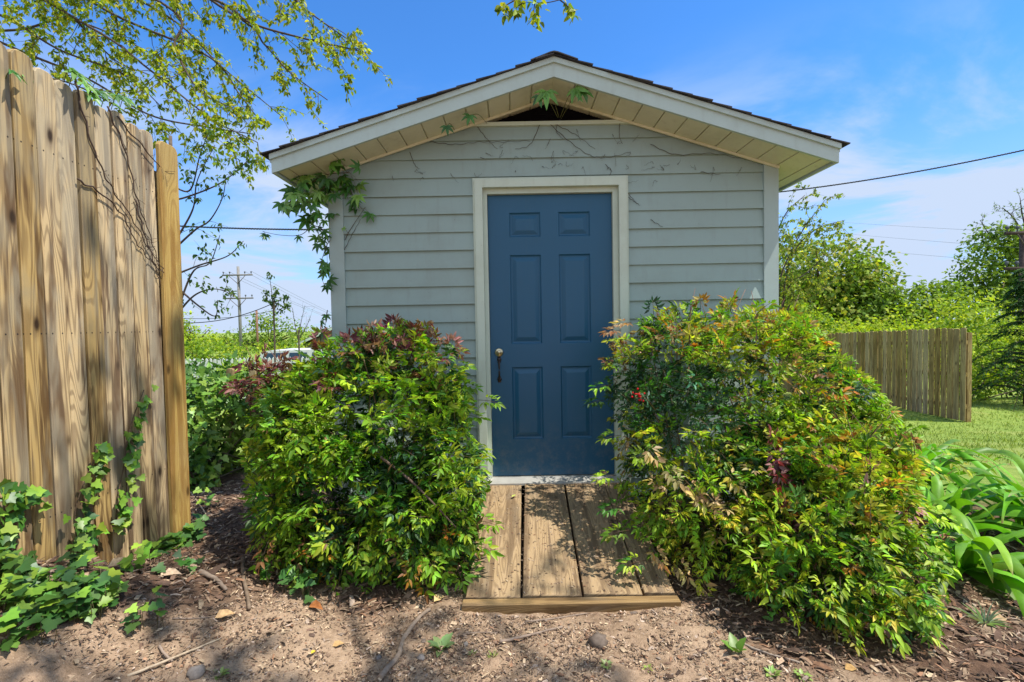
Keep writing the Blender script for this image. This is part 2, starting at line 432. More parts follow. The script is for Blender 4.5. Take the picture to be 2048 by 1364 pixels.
# vent ledge trim, gable vent
hv = (ZA+.01-VENT)/SL
b = MB(); b.box(XC-hv-.05, XC+hv+.05, YW-.034, YW+.02, VENT-.012, VENT+.014); b.build('vent_ledge', M['casing'], shed)
b = MB()
for k in range(9): 
    zz = VENT+.03+.014*k; w = (ZA-zz)/SL
    if w > .05: b.box(XC-w, XC+w, YW+.03, YW+.034, zz, zz+.002)
for x in np.arange(XC-hv, XC+hv, .02): b.box(x, x+.0018, YW+.036, YW+.038, VENT, zfb(x)+.01)
b.build('gable_vent', M['dark'], shed)
# fascia, upper trim, soffit, roof for each slope
for sgn in (-1, 1):
    xe = XC+sgn*HWF; ze = ZA-SL*HWF
    b = MB(); FH = .089
    b.prism([(XC, YF, ZA), (xe, YF, ze), (xe, YF, ze+FH), (XC, YF, ZA+FH)], (0, .02, 0))
    # eave fascia down the side of the roof
    b.box(min(xe, xe-sgn*.02), max(xe, xe-sgn*.02), YF+.0205, YW+DEP+.3, ze+.001, ze+FH-.008)
    fa = b.build('fascia', M['trim'], shed)
    b = MB(); TH = .030
    b.prism([(XC, YF-.016, ZA+FH-.003), (xe+sgn*.006, YF-.016, ze+FH-.005), (xe+sgn*.006, YF-.016, ze+FH+TH-.002), (XC, YF-.016, ZA+FH+TH)], (0, .034, 0))
    b.box(min(xe+sgn*.018, xe+sgn*.002), max(xe+sgn*.018, xe+sgn*.002), YF+.0185, YW+DEP+.3, ze+FH-.014, ze+FH+TH-.008)
    b.build('drip_trim', M['trim'], fa)
    # soffit with pressed panel grooves; seams run along the depth
    b = MB(); PW = .152
    s0 = 0.0; j = 0
    LEN = HWF-.021
    xs = []
    x = 0.0
    while x < LEN-.001: xs.append(x); x = min(x+PW/math.sqrt(1+SL*SL), LEN)
    xs.append(LEN)
    for xa, xb in zip(xs[:-1], xs[1:]):
        for (p, qq, dz) in ((xa, xb-.009, .008), (xb-.009, xb, .020)):
            va = XC+sgn*p; vb = XC+sgn*qq
            b.prism([(va, YF+.021, zfb(va)+dz), (vb, YF+.021, zfb(vb)+dz), (vb, YF+.021, zfb(vb)+dz+.012), (va, YF+.021, zfb(va)+dz+.012)], (0, YW+DEP+.25-YF, 0))
    so = b.build('soffit', M['soffit'], shed)
    b = MB()   # J channel where the soffit meets the wall
    xw = XR-.0 if sgn > 0 else XL
    b.prism([(XC, YW-.046, zfb(XC)-.008), (xw, YW-.046, zfb(xw)-.008), (xw, YW-.046, zfb(xw)+.010), (XC, YW-.046, zfb(XC)+.010)], (0, .011, 0))
    b.build('soffit_channel', M['soffit'], so)
    # shingle courses
    b = MB(); zr0 = ZA+FH+TH; cl = math.sqrt(1+SL*SL); tot = (HWF+.05)*cl; ex = .132
    dx, dz = sgn/cl, -SL/cl; nx_, nz_ = sgn*SL/cl, 1/cl
    k = 0; s = tot
    while s > .02:
        sa = max(s-ex-.03, 0)
        y = YF-.034
        while y < YW+DEP+.3:
            w = .30+rng.uniform(-.02, .02); y1 = min(y+w, YW+DEP+.33)
            ya = y+(-.004+rng.uniform(-.010, .012) if y < YF else .002); th = .008+rng.uniform(-.0015, .003)
            c = np.array((.052, .050, .055))*rng.uniform(.6, 1.5)
            def pt(sv, hh, yy): return (XC+dx*sv+nx_*hh, yy, zr0+dz*sv+nz_*hh)
            v = [pt(sa, .001, ya), pt(s, .006, ya), pt(s, .006+th, ya), pt(sa, .004, ya), pt(sa, .001, y1), pt(s, .006, y1), pt(s, .006+th, y1), pt(sa, .004, y1)]
            b.add(v, [(0, 1, 2, 3)[::sgn], (4, 7, 6, 5)[::sgn], (0, 4, 5, 1)[::sgn], (3, 2, 6, 7)[::sgn], (1, 5, 6, 2)[::sgn], (0, 3, 7, 4)[::sgn]], c)
            y = y1+.003
        s -= ex; k += 1
    # underlay so that the roof is closed
    v = [pt(0, -.004, YF-.012), pt(tot-.012, -.004, YF-.012), pt(tot-.012, .006, YF-.012), pt(0, .004, YF-.012)]
    b.prism(v, (0, YW+DEP+.3-YF, 0), (.03, .03, .032))
    b.build('roof_slope', M['shingle'], shed)
b = MB()
y = YF-.045
while y < YW+DEP+.3:
    w = .14; c = np.array((.05, .05, .054))*rng.uniform(.7, 1.4); z0 = ZA+.089+.030+.010
    pr = [(-.15, -.15*SL-.001), (-.07, -.07*SL+.003), (-.025, -.002), (0, .003), (.025, -.002), (.07, -.07*SL+.003), (.15, -.15*SL-.001)]
    up_ = [(XC+a, y, z0+bz+.007) for a, bz in pr]; lo_ = [(XC+a, y, z0+bz) for a, bz in pr][::-1]
    b.prism((up_+lo_)[::-1], (0, w+.02, .003), c); y += w
b.build('ridge_cap', M['shingle'], shed)
# door casing (brickmould in two steps) and jamb
b = MB()
for (x0, x1, z0, z1) in ((CX0, CX0+.055, .15, CZ1), (CX1-.055, CX1, .15, CZ1), (CX0+.055, CX1-.055, CZ1-.055, CZ1)):
    b.box(x0, x1, YW-.052, YW+.03, z0, z1)
for (x0, x1, z0, z1) in ((CX0-.014, CX0-.0005, .15, CZ1+.014), (CX1+.0005, CX1+.014, .15, CZ1+.014), (CX0-.0004, CX1+.0004, CZ1+.0005, CZ1+.014)):
    b.box(x0, x1, YW-.036, YW+.01, z0, z1)
b.build('door_casing', M['casing'], shed)
b = MB()
b.box(CX0+.0555, DX0-.002, YW-.006, YW+.12, .16, CZ1-.0555); b.box(DX1+.002, CX1-.0555, YW-.006, YW+.12, .16, CZ1-.0555)
b.box(DX0-.0018, DX1+.0018, YW-.006, YW+.12, DZ1+.003, CZ1-.0555)
b.build('door_jamb', M['casing'], shed)
b = MB()
b.prism([(CX0+.01, YW-.085, .166), (CX0+.01, YW+.12, .166), (CX0+.01, YW+.12, .200), (CX0+.01, YW+.0, .198), (CX0+.01, YW-.085, .182)], (CX1-CX0-.02, 0, 0))
b.build('threshold', M['sill'], shed)
# door leaf with raised panels
YD = YW+.030
door = MB(); W_, H_ = DX1-DX0, DZ1-DZ0
px_ = [(.154, .378), (.509, .735)]; pz_ = [(H_-1.772, H_-1.243), (H_-1.073, H_-.43), (H_-.30, H_-.126)]
xs = [0]+[v for p in px_ for v in p]+[W_]; zs = [0]+[v for p in pz_ for v in p]+[H_]
for i in range(len(xs)-1):
    for j in range(len(zs)-1):
        xa, xb, za, zb = xs[i], xs[i+1], zs[j], zs[j+1]
        def rect(ins, dy): return [(DX0+xa+ins, YD+dy, DZ0+za+ins), (DX0+xb-ins, YD+dy, DZ0+za+ins), (DX0+xb-ins, YD+dy, DZ0+zb-ins), (DX0+xa+ins, YD+dy, DZ0+zb-ins)]
        if i % 2 == 1 and j % 2 == 1:
            rings = [rect(0, 0), rect(.004, .009), rect(.011, .0135), rect(.018, .0135), rect(.044, .003), rect(.048, .002)]
            v = [p for r_ in rings for p in r_]; f = []
            for k in range(len(rings)-1):
                for e in range(4): f.append((4*k+e, 4*k+(e+1) % 4, 4*k+4+(e+1) % 4, 4*k+4+e))
            f.append(tuple(range(4*(len(rings)-1), 4*len(rings)))); door.add(v, f)
        else: door.add(rect(0, 0), [(0, 1, 2, 3)])
door.box(DX0, DX1, YD+.0165, YD+.045, DZ0, DZ1)
for (xa, xb, za, zb) in ((0, .0, 0, H_),): pass
door.add([(DX0, YD, DZ0), (DX0, YD, DZ1), (DX0, YD+.02, DZ1), (DX0, YD+.02, DZ0), (DX1, YD, DZ0), (DX1, YD, DZ1), (DX1, YD+.02, DZ1), (DX1, YD+.02, DZ0)], [(0, 3, 2, 1), (4, 5, 6, 7), (1, 2, 6, 5), (0, 4, 7, 3)])
dob = door.build('door', M['door'], shed)
hx = DX0+.062
b = MB(); zc = 1.112
b.tube([(hx, YD-.001, zc), (hx, YD-.008, zc), (hx, YD-.014, zc)], [.031, .031, .026], 20)
b.tube([(hx, YD-.0142, zc), (hx, YD-.022, zc)], [.017, .016], 16)
b.box(hx-.002, hx+.002, YD-.0225, YD-.0218, zc-.009, zc+.009, (.1, .1, .1)); b.build('deadbolt', M['brass'], dob)
b = MB(); zt_, zb_ = 1.058, .915
b.tube(smooth_path([(hx, YD-.006, zt_), (hx, YD-.030, zt_-.012), (hx, YD-.040, (zt_+zb_)/2), (hx, YD-.030, zb_+.012), (hx, YD-.006, zb_)], 6), .0062, 8)
for zz in (zt_, zb_):
    b.tube([(hx, YD-.0005, zz), (hx, YD-.007, zz)], [.017, .014], 12); b.box(hx-.011, hx+.011, YD-.006, YD-.0006, zz-.022, zz+.022)
b.build('pull_handle', M['bronze'], dob)

# ------------------------------------------------------------------ ramp
ramp = thing('entry_ramp', 'weathered plank ramp on the ground leading up to the blue door', 'ramp')
y0r, z0r, y1r, z1r = 2.215, .044, YW-.087, .174
al = nrm([0, y1r-y0r, z1r-z0r]); LR = math.hypot(y1r-y0r, z1r-z0r); nm = np.cross([1, 0, 0], al)
e0 = [-.245, .022, .310, .594, .748]; e1 = [-.225, .066, .356, .642, .775]
for i in range(4):
    b = MB(); w0 = e0[i+1]-e0[i]-.012; cb = (e0[i]+e0[i+1])/2; ct = (e1[i]+e1[i+1])/2
    a_ = nrm([ct-cb, y1r-y0r, z1r-z0r]); acr = np.cross(a_, nm)
    b.board((cb, y0r+.004*i, z0r+.0015*(i % 2)), acr, a_, nm, w0, LR-.003, .036, 1.37*i+.21)
    b.build('plank', M['deck'], ramp)
b = MB(); b.board((.7485, y0r-.028, z0r-.006), (0, 1, 0), (-1, 0, 0), (0, -.12, 1), .052, 1.0, .05, 5.3)
b.build('edge_board', M['deck'], ramp)
b = MB()
for xx in (-.19, .25, .66):
    b.prism([(xx, y0r+.02, -.03), (xx, y1r-.02, -.03), (xx, y1r-.02, z1r-.040), (xx, y0r+.02, z0r-.040)], (.038, 0, 0))
b.build('joist', M['deck'], ramp)

# ------------------------------------------------------------------ near fence
FX = -1.90
fence = thing('board_fence', 'tall weathered wooden board fence of dog-eared pickets with dry vines', 'fence')
y = 2.585; i = 0
while y > .45:
    w = .0858; zt = 2.375+rng.uniform(-.012, .012)+.03*ss(2.4, 1.8, y); zb = .0
    b = MB(); lean = rng.normal(0, .00025)
    b.board((FX+rng.uniform(-.003, .003), y, zb), (0, 1, rng.normal(0, .002)), (rng.normal(0, .001), lean, 1), (1, rng.normal(0, .025), 0), w, zt-zb, .023, 2.17*i+.5, 'ear')
    b.build('picket', M['fence'], fence); y -= .0935+rng.uniform(-.0006, .001); i += 1
b = MB(); b.board((FX+.012, 2.708, -.02), (0, 1, 0), (0, .006, 1), (1, 0, 0), .146, 2.37, .02, 91.3, 'ear'); b.build('end_picket', M['fence_new'], fence)
for zz in (.55, 1.3, 2.05):
    b = MB(); b.board((FX-.0275, .4, zz), (0, 0, 1), (0, 1, 0), (1, 0, 0), .088, 2.36, .036, 7.7+zz); b.build('rail', M['fence'], fence)
for yy in (.6, 2.70):
    b = MB(); b.board((FX-.056, yy, -.1), (0, 1, 0), (0, 0, 1), (1, 0, 0), .088, 2.3, .088, 9.7+yy); b.build('post', M['fence'], fence)

# ------------------------------------------------------------------ far fence on the lawn
ff = thing('picket_fence', 'brown wooden privacy fence with gappy pickets standing on the lawn', 'fence')
b = MB(); yy = 9.8; i = 0; FX2 = 9.15
ftop = lambda y: 1.085-.045*(y-9.8)
while yy < 19:
    b.board((FX2+rng.uniform(-.004, .004), yy, ftop(yy)-1.9), (0, -1, 0), (0, rng.normal(0, .002), 1), (-1, 0, 0), .128+rng.uniform(-.006, .006), 1.9+rng.uniform(-.015, .015), .016, 1.7*i+.2, 'ear')
    yy += .147+rng.uniform(-.003, .004); i += 1
b.build('pickets', M['far_fence'], ff)
for dz in (.3, .95, 1.6):
    b = MB(); al_ = nrm([0, 9.2, -.045*9.2])
    b.board((FX2+.018, 9.75, ftop(9.75)-dz), (0, 0, 1), al_, (-1, 0, 0), .085, 9.2, .036, 5.1+dz); b.build('rail', M['far_fence'], ff)
for yy in np.arange(9.8, 19, 2.4):
    b = MB(); b.board((FX2+.056, yy, ftop(yy)-1.95), (0, 1, 0), (0, 0, 1), (-1, 0, 0), .09, 1.85, .09, yy); b.build('post', M['far_fence'], ff)

# ------------------------------------------------------------------ palettes (linear albedo)
DK = (.024, .068, .014); MG = (.06, .165, .018); LG = (.17, .32, .02); YG = (.32, .43, .025); YL = (.50, .47, .04)
BLG = (.035, .095, .045); ORG = (.52, .22, .03); RED = (.42, .045, .03); PINK = (.42, .20, .16); BURG = (.13, .03, .04); TAN = (.45, .33, .13); BRZ = (.22, .11, .045)

# ------------------------------------------------------------------ nandina shrubs
def nandina_spray(lv, st, p, d, n, size, lf, pal):
    """bipinnate spray: rachis with side stalks that each carry three leaflets"""
    d = nrm(d); n = nrm(n-np.dot(n, d)*d); s = np.cross(n, d)
    base = jit(pal[rng.integers(len(pal))], .22); alt = jit(pal[rng.integers(len(pal))], .22)
    pts = []; nodes = 4
    for k in range(nodes+1):
        t = k/nodes; pts.append(p+d*size*t+np.array([0, 0, -1])*size*.22*t*t)
    st.append((pts, .0016))
    def leaf(b, dd, sc):
        c = jit(base if rng.random() < .62 else alt, .2)
        nn = n+rv(.42); L = lf*sc*rng.uniform(.6, 1.3)
        if rng.random() < .012: c = jit((.20, .12, .05), .3)
        lv.add(b, dd+rv(.12)+np.array([0, 0, -.12]), nn, L, L*rng.uniform(.32, .42), c)
    for k in range(1, nodes+1):
        b = pts[k]; tg = nrm(pts[k]-pts[k-1])
        if k == nodes:
            leaf(b, tg, 1.1); leaf(b-tg*.012, tg+.9*s, 1); leaf(b-tg*.012, tg-.9*s, 1); continue
        for sg in (-1, 1):
            sdv = nrm(tg*.65+sg*s+rv(.12)); ln = size*.30*(1.15-k/nodes*.6)
            e = b+sdv*ln
            leaf(e, sdv, 1); leaf(e-sdv*.01, sdv+.9*tg, .9); leaf(e-sdv*.01, sdv-.9*tg, .9)
            if ln > .045:
                m_ = b+sdv*ln*.5; leaf(m_, sdv+tg, .8); leaf(m_, sdv-.9*tg, .8)

def in_blobs(p, blobs, sc=1.0):
    for (cx, cy, cz, rx, ry, rz) in blobs:
        if ((p[0]-cx)/rx)**2+((p[1]-cy)/ry)**2+((p[2]-cz)/rz)**2 < sc*sc: return True
    return False
def shrub(name, label, blobs, base, n_spray, palfn, size=(.12, .2), lf=(.045, .06), ncane=22, ok=lambda p: True, cat='shrub', extra=None):
    root = thing(name, label, cat)
    lv = Leaves(); st = []; areas = np.array([b[3]*b[4]+b[3]*b[5]+b[4]*b[5] for b in blobs]); pr = areas/areas.sum()
    cnt = 0; tries = 0; ends = []
    while cnt < n_spray and tries < n_spray*12:
        tries += 1
        k = rng.choice(len(blobs), p=pr); cx, cy, cz, rx, ry, rz = blobs[k]
        u = nrm(rv())
        if u[1] > .35 and rng.random() < .6: continue
        lump = .86+.28*float(vnoise(u[0]*2.4+k*7+50, u[2]*2.4+u[1]*2+50))
        rr = lump*(1-.5*rng.random()**1.8)*(1.14 if rng.random() < .12 else 1)
        p = np.array([cx, cy, cz])+u*np.array([rx, ry, rz])*rr
        others = [b for j, b in enumerate(blobs) if j != k]
        if in_blobs(p, others, .62): continue
        if p[2] < float(H(p[0], p[1]))+.03 or p[1] > YW-.1 or not ok(p): continue
        out = nrm(u/np.array([rx, ry, rz]))
        d = out*.8+np.array([0, -.05, .25])+rv(.45)
        n = np.array([0, -.12, 1.0])+out*.7+rv(.35)
        sz = rng.uniform(*size)
        tip = p+nrm(d)*sz
        if tip[1] > YW-.05 or not ok(tip): continue
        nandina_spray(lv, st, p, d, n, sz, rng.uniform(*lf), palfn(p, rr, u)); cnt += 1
        if rr > .8: ends.append(p)
    if extra:
        for (p, d, n, sz, l, pal) in extra: nandina_spray(lv, st, np.array(p, float), np.array(d, float), np.array(n, float), sz, l, pal)
    mb = MB(); lv.stamp(mb)
    for pts, r_ in st: mb.tube(np.array(pts)[::2], [r_*1.2, r_, r_*.6], 3, jit((.12, .085, .04), .3))
    mb.build('foliage', M['leaf'], root)
    mb = MB()
    for k in range(ncane):
        e = ends[rng.integers(len(ends))]; b0 = np.array([base[0]+rng.normal(0, base[2]), base[1]+rng.normal(0, base[2]*.5), 0]); b0[2] = float(H(b0[0], b0[1]))-.02
        m_ = b0*.45+e*.55+np.array([0, 0, .12])+rv(.03)
        mb.tube(smooth_path([b0, m_, e], 6), np.linspace(.007, .003, 13), 5, jit((.17, .12, .075), .2))
    tops = sorted(ends, key=lambda p: -p[2])[:40]
    for k in range(12):
        e = tops[rng.integers(len(tops))]; q_ = e+np.array([rng.normal(0, .05), -.03, rng.uniform(.05, .16)])
        mb.tube([e-np.array([0, 0, .25]), e, q_], [.0032, .0024, .0012], 5, jit((.22, .12, .09), .2))
    mb.build('canes', M['stem'], root)
    return root

over_ramp = lambda p: not (-.17 < p[0] < .50 and p[2] < .9)
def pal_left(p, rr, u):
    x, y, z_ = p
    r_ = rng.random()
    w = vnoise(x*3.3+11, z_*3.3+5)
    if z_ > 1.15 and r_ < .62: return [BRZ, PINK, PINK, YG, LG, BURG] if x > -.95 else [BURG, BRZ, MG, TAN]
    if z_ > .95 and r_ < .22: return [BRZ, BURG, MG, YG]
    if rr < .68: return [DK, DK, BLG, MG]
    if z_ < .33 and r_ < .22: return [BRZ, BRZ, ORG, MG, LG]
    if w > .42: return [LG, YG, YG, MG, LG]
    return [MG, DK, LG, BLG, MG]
left_blobs = [(-.80, 2.82, .72, .56, .44, .50), (-1.05, 2.74, .55, .44, .40, .42), (-.52, 2.78, .50, .42, .40, .44), (-.85, 2.55, .36, .50, .30, .32), (-.56, 3.02, 1.0, .40, .30, .30), (-1.14, 3.0, .82, .34, .28, .22), (-.44, 2.52, .30, .30, .24, .26)]
ex = []
for (px, py, Y, dx_) in ((985, 800, 2.9, 1), (940, 770, 2.85, 1), (950, 830, 2.9, 1), (975, 1040, 2.5, .9), (950, 930, 2.7, .9), (960, 900, 2.8, .8), (930, 730, 3.0, .6), (930, 1000, 2.55, 1), (965, 1090, 2.4, .8)):
    p = at(px-28, py, Y); ex.append((p, (dx_, -.25, .08), (-.1, -.4, 1), .13, .05, [YG, LG, LG]))
for (px, py, Y) in ((760, 640, 3.1), (800, 655, 3.1), (840, 640, 3.15), (870, 660, 3.05), (720, 660, 3.1), (900, 670, 3.1), (690, 670, 3.1), (780, 630, 3.2), (640, 655, 3.1), (850, 670, 2.95)):
    p = at(px, py+35, Y); ex.append((p, (rng.normal(0, .4), -.1, 1), (0, -1, .3), .12, .05, [PINK, BURG, BRZ, YG, PINK]))
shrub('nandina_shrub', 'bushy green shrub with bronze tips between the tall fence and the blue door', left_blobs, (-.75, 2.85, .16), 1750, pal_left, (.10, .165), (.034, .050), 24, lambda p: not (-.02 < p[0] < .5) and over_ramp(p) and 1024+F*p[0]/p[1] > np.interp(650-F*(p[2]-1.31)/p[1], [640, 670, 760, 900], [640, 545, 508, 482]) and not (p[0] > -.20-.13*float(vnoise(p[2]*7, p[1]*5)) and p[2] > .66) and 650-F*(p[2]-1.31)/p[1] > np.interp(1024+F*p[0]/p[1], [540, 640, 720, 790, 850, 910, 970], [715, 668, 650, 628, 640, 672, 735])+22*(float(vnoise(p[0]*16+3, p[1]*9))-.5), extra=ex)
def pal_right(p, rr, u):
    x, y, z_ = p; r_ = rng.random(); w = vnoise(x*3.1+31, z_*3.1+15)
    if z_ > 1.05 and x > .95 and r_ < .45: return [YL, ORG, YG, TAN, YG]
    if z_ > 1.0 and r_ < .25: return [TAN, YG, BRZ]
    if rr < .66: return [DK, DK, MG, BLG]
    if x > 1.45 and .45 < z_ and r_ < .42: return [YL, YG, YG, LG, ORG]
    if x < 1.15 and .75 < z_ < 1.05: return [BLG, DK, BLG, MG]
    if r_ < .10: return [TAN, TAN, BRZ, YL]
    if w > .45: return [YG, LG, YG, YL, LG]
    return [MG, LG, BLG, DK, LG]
right_blobs = [(1.28, 2.92, .82, .62, .42, .52), (.98, 2.76, .56, .42, .38, .46), (1.60, 2.92, .86, .55, .42, .42), (1.22, 2.52, .36, .52, .30, .34), (1.05, 3.10, 1.04, .42, .26, .24), (1.62, 3.05, 1.10, .42, .28, .22), (1.75, 2.85, .62, .40, .36, .40), (1.72, 2.95, .95, .40, .32, .28)]
ex = []
for (px, py, Y) in ((1195, 770, 2.9), (1185, 800, 2.95), (1235, 645, 3.2), (1215, 660, 3.15), (1205, 950, 2.6), (1220, 1010, 2.5), (1230, 1060, 2.42), (1265, 1120, 2.32), (1215, 870, 2.8)):
    p = at(px+28, py, Y); ex.append((p, (-1, -.25, .08), (.1, -.4, 1), .12, .046, [YG, LG, MG] if py > 700 else [TAN, BRZ, YG]))
for (px, py, Y) in ((1500, 610, 3.15), (1530, 625, 3.1), (1570, 620, 3.05), (1480, 640, 3.1), (1410, 650, 3.15), (1350, 650, 3.2), (1440, 630, 3.15), (1600, 640, 3.0), (1300, 650, 3.2)):
    p = at(px, py+35, Y); ex.append((p, (rng.normal(0, .4), -.1, 1), (0, -1, .3), .12, .046, [ORG, RED, YL, TAN, YG]))
# a long burgundy shoot hanging down the face of the shrub, and pale ones
for (px, py, Y) in ((1545, 905, 2.28), (1550, 940, 2.25), (1560, 970, 2.22), (1568, 1000, 2.2), (1590, 1025, 2.17), (1610, 1045, 2.14), (1540, 925, 2.25)):
    ex.append((at(px, py-16, Y), (.2, -.3, -.6), (0, -1, .5), .10, .042, [BURG, PINK, BURG, RED]))
for (px, py) in ((1290, 890), (1330, 930), (1370, 960), (1410, 985), (1450, 940), (1350, 1120), (1390, 1150), (1300, 1090)):
    ex.append((at(px, py, 2.32), (.3, -.3, -.3), (0, -.8, .6), .09, .04, [TAN, TAN, YL]))
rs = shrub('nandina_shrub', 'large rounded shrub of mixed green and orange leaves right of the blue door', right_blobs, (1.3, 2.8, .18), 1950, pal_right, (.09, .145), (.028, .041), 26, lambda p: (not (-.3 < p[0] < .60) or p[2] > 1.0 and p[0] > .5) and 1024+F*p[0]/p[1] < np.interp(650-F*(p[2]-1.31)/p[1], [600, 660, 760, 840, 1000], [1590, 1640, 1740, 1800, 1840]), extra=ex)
b = MB()
bc = at(1275, 790, 2.5)
for k in range(17):
    p = bc+rv(.017)*np.array([1, .6, 1]); r_ = rng.uniform(.0045, .006)
    th = np.linspace(0, math.pi, 6); b.tube([p+np.array([0, 0, math.cos(a)*r_]) for a in th], np.maximum(np.sin(th)*r_, .0004), 7, (.55, .012, .015))
b.build('berries', M['stem'], rs)
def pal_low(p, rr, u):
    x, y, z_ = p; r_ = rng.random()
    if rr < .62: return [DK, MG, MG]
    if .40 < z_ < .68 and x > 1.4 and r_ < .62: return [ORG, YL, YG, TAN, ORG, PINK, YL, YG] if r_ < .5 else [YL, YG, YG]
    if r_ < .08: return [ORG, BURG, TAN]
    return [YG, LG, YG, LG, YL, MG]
low_blobs = [(1.90, 2.22, .14, .22, .22, .20), (1.58, 2.40, .40, .40, .34, .34), (1.42, 2.15, .24, .36, .26, .26), (1.80, 2.45, .36, .30, .30, .28), (1.66, 2.14, .20, .28, .22, .20), (1.86, 2.75, .48, .30, .32, .24)]
ex = []
for (px, py, Y) in ((1860, 1025, 2.1), (1900, 1040, 2.15), (1840, 1100, 2.05), (1880, 1120, 2.0), (1800, 1180, 1.95), (1830, 1230, 1.9), (1760, 1240, 1.88), (1870, 940, 2.3), (1920, 930, 2.4)):
    ex.append((at(px-45, py-18, Y), (1, -.25, -.25), (-.2, -.5, 1), .14, .050, [YG, LG, YG]))
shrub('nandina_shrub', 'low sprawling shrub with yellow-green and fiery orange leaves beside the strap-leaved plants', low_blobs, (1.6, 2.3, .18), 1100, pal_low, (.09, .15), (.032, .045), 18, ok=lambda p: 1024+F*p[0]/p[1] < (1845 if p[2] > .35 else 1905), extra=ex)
def pal_b(p, rr, u): return [(.20, .07, .075), (.28, .12, .11), (.24, .13, .07), (.15, .045, .06)]
pb = at(545, 768, 3.05)
shrub('nandina_shrub', 'small upright shrub of burgundy leaves behind the big green shrub near the fence', [(pb[0], pb[1], pb[2]+.02, .16, .14, .12)], (pb[0]+.02, pb[1], .02), 44, pal_b, (.08, .12), (.042, .056), 4)

# ------------------------------------------------------------------ strap-leaved plants
def strap(mb, base, az, L, el, bend, W, col, twist=0):
    n = 16; p = np.array(base, float); a = el; pts = []; 
    hd = np.array([math.cos(az), math.sin(az), 0])
    for i in range(n+1):
        pts.append(p.copy()); a2 = a
        d = hd*math.cos(a2)+np.array([0, 0, math.sin(a2)]); p = p+d*L/n
        a -= bend/n*(.35+1.5*i/n)
        if a < -1.35: a = -1.35
        gz = float(H(p[0], p[1]))+.012
        if p[2] < gz: p[2] = gz; a = max(a, -.1)
    pts = np.array(pts); t = nrm(np.gradient(pts, axis=0)); V = []; 
    s = np.array([-hd[1], hd[0], 0]); cl = []
    for i in range(n+1):
        u = i/n; w = W*(.75+.55*math.sin(min(u*1.7, 1.57)))*max(.02, (1-max(0, u-.45)/.55)**.8 if u > .45 else 1)
        ss_ = s*math.cos(twist*u)+np.cross(t[i], s)*math.sin(twist*u); nn = np.cross(ss_, t[i])
        rip = .006*math.sin(u*17+az*5)
        for k in (-1, -.5, 0, .5, 1):
            V.append(pts[i]+ss_*w*.5*k+nn*(abs(k)**1.5*w*(.22-.15*u)+rip*k))
    f = []
    for i in range(n):
        for k in range(4): f.append((i*5+k, i*5+k+1, (i+1)*5+k+1, (i+1)*5+k))
    c = np.array([np.asarray(col)*(1+.12*math.sin(i*.9)) for i in range(n+1) for k in range(5)])
    tipm = np.repeat(np.clip((np.arange(n+1)/n-.93)/.07, 0, 1), 5)[:, None]
    c = c*(1-tipm)+np.array((.30, .19, .08))*tipm
    m0 = len(V); mb.v.append(np.array(V)); mb.lo.append(np.concatenate([np.asarray(q) for q in f])+mb.n); mb.to.append(np.full(len(f), 4)); mb.c.append(c); mb.g.append(np.zeros((m0, 3))); mb.n += m0
def crinum(label, x, y, n, Ls, azs, W=.085, elr=(.5, 1.25)):
    z_ = float(H(x, y)); root = thing('strap_leaf_plant', label, 'plant', 'broad strap-leaved plants at the edge of the lawn')
    mb = MB()
    for k in range(n):
        az = rng.uniform(*azs); L = rng.uniform(*Ls)
        strap(mb, (x+rng.normal(0, .05), y+rng.normal(0, .05), z_+.02), az, L, rng.uniform(*elr), rng.uniform(1.3, 2.6), W*rng.uniform(.75, 1.15), jit((.15, .33, .02), .25), rng.normal(0, .7))
    mb.build('leaves', M['crinum'], root, True)
    mb = MB()
    for k in range(5):
        a = rng.uniform(0, 6.3); mb.tube([(x+.03*math.cos(a), y+.03*math.sin(a), z_-.03), (x+.02*math.cos(a), y+.02*math.sin(a), z_+.08), (x+.03*math.cos(a), y+.03*math.sin(a), z_+.15)], [.024, .02, .012], 8, (.10, .15, .04))
    mb.build('stalk_base', M['stem'], root)
    return root
crinum('strap-leaved plant with the broadest glossy leaves arching over bare mulch', 2.46, 2.58, 44, (.45, .8), (.6, 6.2), .062, (.35, 1.15))
crinum('strap-leaved plant in the middle of the clump behind the orange shrub', 2.80, 3.1, 50, (.5, .85), (0, 6.28), .060, (.4, 1.25))
crinum('strap-leaved plant with upright leaves nearest the brown lawn fence', 3.05, 3.7, 48, (.55, .95), (0, 6.28), .060, (.8, 1.45))
crinum('strap-leaved plant with leaves folding down at the edge of the picture frame', 3.40, 3.05, 40, (.55, .9), (0, 6.28), .055, (.7, 1.35))

# ------------------------------------------------------------------ ivy
IVG = [(.05, .13, .02), (.085, .19, .03), (.14, .27, .03), (.22, .33, .04)]; IVD = [(.045, .115, .032), (.065, .15, .037), (.10, .195, .045)]
def ivy_on_fence(label, stems, n, name='climbing_ivy'):
    root = thing(name, label, 'ivy'); lv = Leaves(IVY_V, IVY_F); mb = MB()
    for s_ in stems:
        pts = smooth_path([at_x(px, py, FX+.012) for px, py in s_], 8); mb.tube(pts, .003, 4, (.12, .08, .05))
        for k in range(n):
            p = pts[rng.integers(len(pts))]+np.array([.02+.02*rng.random(), rng.normal(0, .022), rng.normal(0, .02)])
            lv.add(p, np.array([.35, rng.normal(0, .8), -.6+rng.normal(0, .5)]), np.array([1, rng.normal(-.3, .4), .5+rng.normal(0, .3)]), rng.uniform(.03, .055), rng.uniform(.035, .06), jit(IVG[rng.integers(4)], .2))
    mb.build('stems', M['stem'], root); m2 = MB(); lv.stamp(m2); m2.build('leaves', M['ivy'], root); return root
ivy_on_fence('ivy strand with small leaves climbing the fence boards closest to the end picket', [[(232, 1060), (235, 1000), (248, 930), (255, 880), (268, 830), (288, 780)]], 62)
